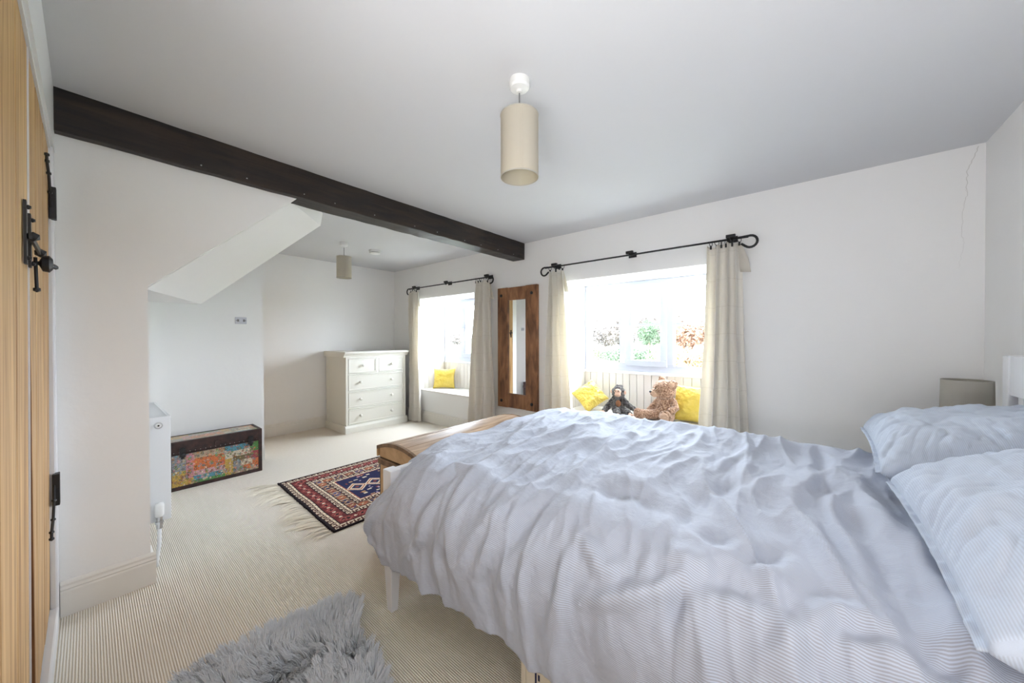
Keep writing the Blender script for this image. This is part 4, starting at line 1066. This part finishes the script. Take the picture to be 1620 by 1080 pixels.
def pillow(loc, rot, seed, label, L_=.80, Wd=.52, T=.24):
    root = bpy.data.objects.new('pillow', None); col.objects.link(root); root.location = loc; root.rotation_euler = rot; tag(root, label, 'pillow')
    me = cushion_mesh(L_, Wd, T, seed, 110, .012, .05, pow_=3.0); c = bpy.data.objects.new('pillowcase', me); col.objects.link(c); me.materials.append(M['linen_pillow']); c.parent = root
    # open flange end: a narrow rippled border along the foot-side long edge
    n = 120; k = 5; u = np.linspace(-.98, .98, n); v = np.linspace(0, 1, k); U, V = np.meshgrid(u, v, indexing='ij')
    y = -Wd/2*(1-.05*(1-U**2))-V*.020+.008; z = .004*np.sin(U*40)*V+.006*fbm(U*6+seed, V, 2)
    P = np.stack([U*L_/2*(1.0), y, z], -1)
    f = bpy.data.objects.new('flange', grid_mesh('flange', P, np.stack([U*.4, V*.03], -1))); col.objects.link(f); f.data.materials.append(M['linen_pillow']); f.parent = root
    s_ = f.modifiers.new('s', 'SOLIDIFY'); s_.thickness = .004
    return root
# local x -> world +Y, local y -> world +X, tilted so that the headboard side is higher
def pil_rot(tilt, yaw=0):
    R_ = Matrix(((0, 1, 0), (1, 0, 0), (0, 0, -1))).to_4x4()       # x->Y, y->X, z->-Z
    return (Matrix.Rotation(yaw, 4, 'Z') @ Matrix.Rotation(-tilt, 4, 'Y') @ R_).to_euler()
pillow((.45, 1.22, .825), pil_rot(math.radians(17), math.radians(0)), 2.0, 'plump pale blue linen pillow on the near side of the bed')
pillow((.452, 2.03, .812), pil_rot(math.radians(11), math.radians(-2)), 6.0, 'plump pale blue linen pillow on the window side of the bed')

def face_rot(yaw, lean, spin=0):
    """cushion standing up: normal (local z) faces horizontal direction yaw, leaned back, spun in its plane"""
    n_ = Vector((math.cos(yaw)*math.cos(lean), math.sin(yaw)*math.cos(lean), math.sin(lean)))
    up = Vector((0, 0, 1)); y = (up-n_*up.dot(n_)).normalized(); x = y.cross(n_)
    m = Matrix((x, y, n_)).transposed() @ Matrix.Rotation(spin, 3, 'Z'); return m.to_euler()
place('cushion', cushion_mesh(.33, .30, .11, 3, 60, .006, .09), M['yellow'], (-4.185, 3.425, .603), face_rot(math.radians(-51), math.radians(12)), 'yellow cushion standing alone on the far window seat', 'cushion')
place('cushion', cushion_mesh(.275, .275, .11, 8, 60, .009, .07), M['yellow'], (-1.745, 3.36, .600), face_rot(math.radians(-62), math.radians(32), math.radians(38)), 'yellow cushion tilted on its corner left of the toy monkey', 'cushion')
place('cushion', cushion_mesh(.34, .32, .12, 12, 60, .006, .05), M['yellow'], (-.765, 3.43, .612), face_rot(math.radians(-92), math.radians(14), math.radians(-2)), 'yellow quilted cushion behind the teddy bear, against the curtain', 'cushion')

# ------------------------------------------------------------------ bedside table and lamp (mostly behind the pillows)
bt = thing('bedside_table', 'white bedside table between bed and wall, hidden behind pillows', 'bedside table', (.55, 2.74, 0))
obj('table_top', boxes((.33, .735, 2.50, 2.98, .60, .625)), M['bed_white'], bt, bevel=.004)
obj('cabinet', boxes((.35, .73, 2.52, 2.96, .30, .60)), M['bed_white'], bt)
dr = obj('drawer', boxes((.338, .35, 2.535, 2.945, .42, .59)), M['bed_white'], bt, bevel=.003)
bm = B(); lathe(bm, [(.008, 0), (.014, -.02), (0, -.024)], (.338, 2.74, .505), 16, 'x'); obj('knob', bm, M['steel'], dr)
for x in (.36, .70):
    for y in (2.53, 2.925): obj('leg', boxes((x, x+.025, y, y+.025, 0, .30)), M['bed_white'], bt)
tl = thing('table_lamp', 'taupe drum table lamp standing in the corner by the headboard', 'table lamp', (.60, 2.76, .625))
bm = B(); lathe(bm, [(.055, 0), (.06, .012), (.05, .03), (.065, .07), (.055, .12), (.02, .16), (.012, .20), (.012, .24)], (.60, 2.76, .6255), 32); obj('lamp_base', bm, M['shade_grey'], tl, smooth=True)
bm = B(); r0, r1_, z0, z1 = .086, .083, .82, .992
lathe(bm, [(r0, z0), (r1_, z1), (r1_-.002, z1), (r0-.002, z0)], (.60, 2.76, 0), 64, close=True); obj('lamp_shade', bm, M['shade_grey'], tl, smooth=False)
bm = B(); lathe(bm, [(.01, .865), (.026, .90), (.026, .92), (0, .95)], (.60, 2.76, 0), 20); obj('bulb', bm, M['plastic'], tl, smooth=True)

# ------------------------------------------------------------------ storage drawer under the bed
sb = thing('storage_box', 'ivory underbed storage box with dark blue mark, below the duvet hem', 'storage box', (-.3, 1.2, 0))
obj('box_body', boxes((-.715, .0, .895, 1.35, .012, .178)), M['box_plastic'], sb, bevel=.006)
obj('box_lid', boxes((-.722, .006, .886, 1.36, .178, .200)), M['box_plastic'], sb, bevel=.006)
bm = B(); box(bm, -.705, -.69, .889, .895, .02, .178); box(bm, -.69, -.02, .889, .895, .158, .178); box(bm, -.675, -.02, .889, .895, .02, .035); obj('front_rib', bm, M['box_plastic'], sb, bevel=.002)
bm = B(); box(bm, -.655, -.649, .8935, .8948, .05, .152); box(bm, -.643, -.637, .8935, .8948, .13, .148); obj('printed_mark', bm, M['ink'], sb, label='dark blue printed mark')
for x in (-.68, -.02):
    for y in (.92, 1.32): bm = B(); lathe(bm, [(.012, 0), (.012, .012)], (x-(.0), y, 0), 12); obj('foot', bm, M['box_plastic'], sb)

# ------------------------------------------------------------------ soft toys
def blob(name, parts, mat, parent, voxel=.006, fuzz=.004, label=None, seed=1):
    """parts: list of ('s', centre, (rx,ry,rz)) or ('t', [points], [radii]); fused into one skin and given a nap"""
    bm = B()
    for p in parts:
        if p[0] == 's': sphere(bm, p[1], 1, 3, p[2])
        else:
            tube(bm, p[1], p[2], 14)
            for q, r in ((p[1][0], p[2][0]), (p[1][-1], p[2][-1])): sphere(bm, q, r, 2)
    o = obj(name, bm, mat, parent, smooth=True, label=label)
    r = o.modifiers.new('r', 'REMESH'); r.mode = 'VOXEL'; r.voxel_size = voxel; r.use_smooth_shade = True
    s_ = o.modifiers.new('s', 'SMOOTH'); s_.factor = .5; s_.iterations = 3
    tx = bpy.data.textures.new('nap', 'CLOUDS'); tx.noise_scale = .017; tx.noise_depth = 2
    d_ = o.modifiers.new('d', 'DISPLACE'); d_.texture = tx; d_.strength = fuzz*3.5; d_.mid_level = .5; d_.texture_coords = 'LOCAL'
    return o
ZT = ZS+.018
# teddy bear: body frame faces f (towards the room, slightly left); head turned to its right
br = thing('teddy_bear', 'curly caramel teddy bear sitting on the nearer window seat', 'teddy bear', (-.97, 3.33, ZT))
def V3(*a): return Vector(a)
bx, by = -.985, 3.34
parts = [('s', (bx, by, ZT+.085), (.085, .078, .088)), ('s', (bx, by+.005, ZT+.15), (.070, .065, .075)), ('s', (bx-.003, by, ZT+.205), (.05, .05, .04)),
         ('s', (bx-.005, by-.01, ZT+.275), (.098, .088, .092)),                                     # head
         ('s', (bx-.060, by-.065, ZT+.252), (.048, .045, .040)),                                    # muzzle
         ('s', (bx+.072, by-.035, ZT+.330), (.044, .024, .044)), ('s', (bx-.045, by+.045, ZT+.362), (.034, .022, .030)),   # ears
         ('t', [(bx-.05, by-.03, ZT+.05), (bx-.12, by-.055, ZT+.045), (bx-.20, by-.085, ZT+.045)], [.048, .044, .046]),    # leg out to its right
         ('s', (bx-.215, by-.09, ZT+.052), (.040, .040, .050)),
         ('t', [(bx+.045, by-.04, ZT+.05), (bx+.055, by-.09, ZT+.048), (bx+.045, by-.13, ZT+.052)], [.048, .045, .05]),     # leg towards the room
         ('s', (bx+.042, by-.145, ZT+.060), (.052, .036, .056)),
         ('t', [(bx-.062, by-.0, ZT+.17), (bx-.105, by-.005, ZT+.12), (bx-.145, by+.005, ZT+.07)], [.030, .028, .028]),     # arms
         ('t', [(bx+.066, by-.005, ZT+.175), (bx+.100, by-.04, ZT+.125), (bx+.075, by-.085, ZT+.105)], [.034, .032, .034])]
bear = blob('body', parts, M['bear'], br)
def bead(c, r, parent, name='eye', mat='bead', sc_=(1, 1, 1)):
    bm = B(); sphere(bm, c, r, 3, sc_); return obj(name, bm, M[mat], parent, smooth=True)
bead((bx-.058, by-.083, ZT+.288), .0075, br); bead((bx-.088, by-.045, ZT+.292), .0075, br)
bead((bx-.098, by-.098, ZT+.262), .013, br, 'nose', sc_=(1, 1, .75))
blob('muzzle_patch', [('s', (bx-.066, by-.070, ZT+.248), (.046, .043, .036))], M['bear_pale'], br, .005, .002)
blob('inner_ear', [('s', (bx+.070, by-.054, ZT+.330), (.026, .010, .026))], M['bear_pale'], br, .004, .002)
blob('foot_pad', [('s', (bx+.042, by-.172, ZT+.062), (.038, .014, .040))], M['bear_pale'], br, .004, .002)
bm = B(); tube(bm, [(bx-.094, by-.102, ZT+.252), (bx-.092, by-.104, ZT+.236), (bx-.078, by-.106, ZT+.230)], .002, 5); obj('mouth', bm, M['bead'], br)

mk = thing('toy_monkey', 'black shaggy toy chimpanzee with felt face beside the tilted cushion', 'toy monkey', (-1.42, 3.33, ZT))
mx, my = -1.425, 3.35
parts = [('s', (mx, my, ZT+.06), (.060, .055, .062)), ('s', (mx, my, ZT+.115), (.052, .046, .055)), ('s', (mx+.002, my-.004, ZT+.16), (.032, .03, .03)),
         ('s', (mx+.0, my-.012, ZT+.212), (.064, .058, .062)),
         ('t', [(mx-.045, my, ZT+.145), (mx-.085, my-.03, ZT+.085), (mx-.105, my-.10, ZT+.035)], [.026, .030, .026]),
         ('t', [(mx+.045, my, ZT+.145), (mx+.09, my+.01, ZT+.09), (mx+.16, my+.02, ZT+.050), (mx+.215, my+.01, ZT+.028)], [.026, .026, .022, .020]),
         ('t', [(mx-.02, my-.03, ZT+.045), (mx+.015, my-.09, ZT+.04), (mx+.05, my-.15, ZT+.028)], [.036, .034, .028]),
         ('t', [(mx+.03, my-.02, ZT+.045), (mx+.09, my-.05, ZT+.045), (mx+.135, my-.085, ZT+.030)], [.034, .032, .028])]
blob('body', parts, M['black_plush'], mk, .005, .006)
blob('hair_tuft', [('s', (mx-.004, my+.004, ZT+.258), (.038, .036, .024))], M['black_plush'], mk, .004, .010)
blob('belly', [('s', (mx+.010, my-.036, ZT+.105), (.026, .026, .036))], M['brown_plush'], mk, .004, .003, 'brown plush belly')
fc = blob('face', [('s', (mx+.012, my-.056, ZT+.222), (.034, .022, .030)), ('s', (mx+.016, my-.068, ZT+.196), (.032, .024, .022))], M['skin_felt'], mk, .003, .0006, 'pinkish felt face')
for s_ in (-1, 1): bead((mx+.012+s_*.015, my-.077, ZT+.232), .0055, mk)
bm = B(); tube(bm, [(mx+.0, my-.091, ZT+.190), (mx+.016, my-.094, ZT+.186), (mx+.032, my-.090, ZT+.190)], .0016, 5); obj('mouth', bm, M['bead'], mk)
for s_, e in ((-1, (mx-.064, my-.016, ZT+.214)), (1, (mx+.064, my-.014, ZT+.214))): blob('ear', [('s', e, (.016, .010, .020))], M['skin_felt'], mk, .003, .001)
def foot(c, d, name):
    d = Vector(d).normalized(); c = Vector(c); sd = Vector((0, 0, 1)).cross(d).normalized()
    pr_ = [('t', [c, c+d*.03], [.018, .016])]
    for k in range(4): pr_.append(('t', [c+d*.03+sd*(k-1.5)*.009, c+d*(.052-.004*abs(k-1.5))+sd*(k-1.5)*.011], [.0062, .0052]))
    pr_.append(('t', [c+sd*.012, c+sd*.028+d*.018], [.0065, .0055])); blob(name, pr_, M['skin_felt'], mk, .003, .0006)
foot((mx+.062, my-.172, ZT+.022), (.35, -1, .0), 'foot'); foot((mx+.150, my-.098, ZT+.026), (.6, -1, .1), 'foot')
foot((mx-.108, my-.122, ZT+.022), (-.1, -1, -.1), 'hand'); foot((mx+.222, my+.008, ZT+.022), (1, -.3, -.1), 'hand')

# ------------------------------------------------------------------ outside: lawn, hedge, bare trees, low hill
ZG = -2.6
S('ground_meadow', boxes((-220, 160, 6, 300, ZG-.5, ZG)), nmat('rough meadow grass', srgb(118, 122, 104), .95, .1, var=(.15, srgb(134, 126, 112), .8)))
lawn = tag(obj('lawn', boxes((-16, 8, 40, 66, ZG, ZG+.05)), nmat('mown lawn', srgb(120, 168, 84), .95, .1, var=(.4, srgb(150, 186, 100), .6))), 'green mown lawn beyond the garden hedge', 'lawn', kind='stuff')
hb = B()
hp = [(-220, ZG), (-160, 6), (-90, 11), (-40, 9), (0, 6), (60, 8), (120, 4), (160, ZG)]
for yy in (200, 255, 300):
    pass
bmh = B(); NX, NY = 60, 14
vs2 = [[bmh.verts.new((-220+380*i/NX, 170+130*j/NY, ZG+(1-math.cos(min(1, j/9)*PI))*.5*(8+3*math.sin(i*.31)+2*math.sin(i*.83+1)))) for j in range(NY+1)] for i in range(NX+1)]
for i in range(NX):
    for j in range(NY): bmh.faces.new((vs2[i][j], vs2[i+1][j], vs2[i+1][j+1], vs2[i][j+1]))
tag(obj('hill', bmh, nmat('distant green hill', srgb(76, 84, 72), .95, .1, var=(.03, srgb(92, 84, 76), .8)), smooth=True), 'low hazy hill on the skyline beyond the trees', 'hill')
leaf_mats = {'bare': nmat('bare winter twigs', srgb(88, 82, 78), .95, .1), 'rust': nmat('russet leaves', srgb(116, 88, 74), .95, .1), 'green': nmat('evergreen leaves', srgb(66, 80, 62), .95, .1), 'olive': nmat('yellow green leaves', srgb(92, 98, 76), .95, .1)}
bark = nmat('grey bark', srgb(110, 98, 88), .95, .1)
def tree(x, y, h, w, kind, label, n=1500, trunk_=True):
    root = thing('tree' if trunk_ else 'shrub', label, 'tree' if trunk_ else 'shrub', (x, y, ZG)); rs = np.random.RandomState(int(abs(x*13+y*7)))
    bm = B(); tube(bm, [(x, y, ZG), (x+.1, y, ZG+h*.35), (x-.1, y, ZG+h*.75)], [h*.03, h*.022, h*.008], 7)
    for k in range(6 if trunk_ else 2):
        a = rs.rand()*6.28; z = ZG+h*(.25+.5*rs.rand()); tube(bm, [(x, y, z), (x+math.cos(a)*w*.25, y+math.sin(a)*w*.25, z+h*.12), (x+math.cos(a)*w*.42, y+math.sin(a)*w*.42, z+h*.22)], [h*.012, h*.008, h*.003], 5)
    obj('trunk', bm, bark, root)
    c = rs.randn(n, 3); c /= np.linalg.norm(c, axis=1, keepdims=True); c *= (rs.rand(n, 1)**.4)
    lob = 1+.25*np.sin(c[:, :1]*7+x)*np.cos(c[:, 2:]*6+y)
    c = c*lob*[w/2, w/2, h*.42]+[x, y, ZG+h*(.60 if trunk_ else .46)]; c[:, 2] = np.maximum(c[:, 2], ZG+.2)
    s_ = w*.035*(.6+rs.rand(n, 1)*.9); a = rs.randn(n, 3); a /= np.linalg.norm(a, axis=1, keepdims=True); b = np.cross(a, rs.randn(n, 3)); b /= np.linalg.norm(b, axis=1, keepdims=True)
    V = np.stack([c-a*s_, c+b*s_*.6, c+a*s_, c-b*s_*.6], 1).reshape(-1, 3); q = np.arange(4*n).reshape(-1, 4)
    me = bpy.data.meshes.new('crown'); me.vertices.add(4*n); me.vertices.foreach_set('co', V.astype(np.float32).ravel()); me.loops.add(4*n); me.loops.foreach_set('vertex_index', q.astype(np.int32).ravel())
    me.polygons.add(n); me.polygons.foreach_set('loop_start', (np.arange(n)*4).astype(np.int32)); me.polygons.foreach_set('loop_total', np.full(n, 4, np.int32)); me.update(calc_edges=True)
    obj('crown', me, leaf_mats[kind], root)
for k, (x, y, h, w, kind, lab) in enumerate([
    (-52, 96, 9.5, 11, 'bare', 'bare grey brown tree, leftmost behind the meadow'),
    (-43, 92, 8.2, 9, 'bare', 'bare winter tree seen through the left pane'),
    (-37, 88, 8.8, 8, 'bare', 'bare winter tree between left pane and centre casement'),
    (-33, 98, 10.5, 8, 'bare', 'tallest bare tree on the skyline'),
    (-28.5, 84, 8.0, 5, 'green', 'dark evergreen tree in the centre casement'),
    (-24.5, 90, 9.0, 8, 'bare', 'bare tree right of the dark evergreen'),
    (-20, 84, 7.6, 8, 'rust', 'russet leaved tree seen through the right pane'),
    (-14.5, 88, 8.6, 9, 'rust', 'broad russet tree, rightmost behind the meadow'),
    (-9, 86, 8.8, 9, 'bare', 'bare tree behind the curtain side of the window'),
    (-118, 104, 6.0, 9, 'bare', 'distant bare tree seen through the far window')]):
    tree(x, y, h, w, kind, lab, 2600)
for k, (x, y, h, w, kind, lab) in enumerate([
    (-22.5, 52, 2.6, 5.0, 'green', 'dark green rounded shrub at the lawn edge, left of centre'),
    (-18.0, 50, 2.8, 4.6, 'green', 'dark green rounded shrub at the lawn edge, right of centre'),
    (-14.0, 47, 2.9, 4.0, 'olive', 'yellow green shrub in the right pane'),
    (-27.5, 56, 2.6, 5.5, 'olive', 'yellow green shrub in the left pane'),
    (-10.0, 44, 2.8, 4.5, 'rust', 'russet shrub near the window edge')]):
    tree(x, y, h, w, kind, lab, 1100, False)

for o_ in list(sc.objects):      # repeats of one kind share a group phrase
    g_ = {'curtain': 'cream curtains at the two windows', 'curtain_rod': 'black iron curtain rods', 'cushion': 'yellow cushions on the window seats', 'pillow': 'blue pillows on the bed', 'pendant_light': 'ivory pendant lights', 'window_seat': 'built in window seats',
          'tree': 'trees beyond the meadow', 'shrub': 'shrubs at the edge of the lawn'}.get(o_.name.split('.')[0])
    if g_ and o_.parent is None: o_['group'] = g_
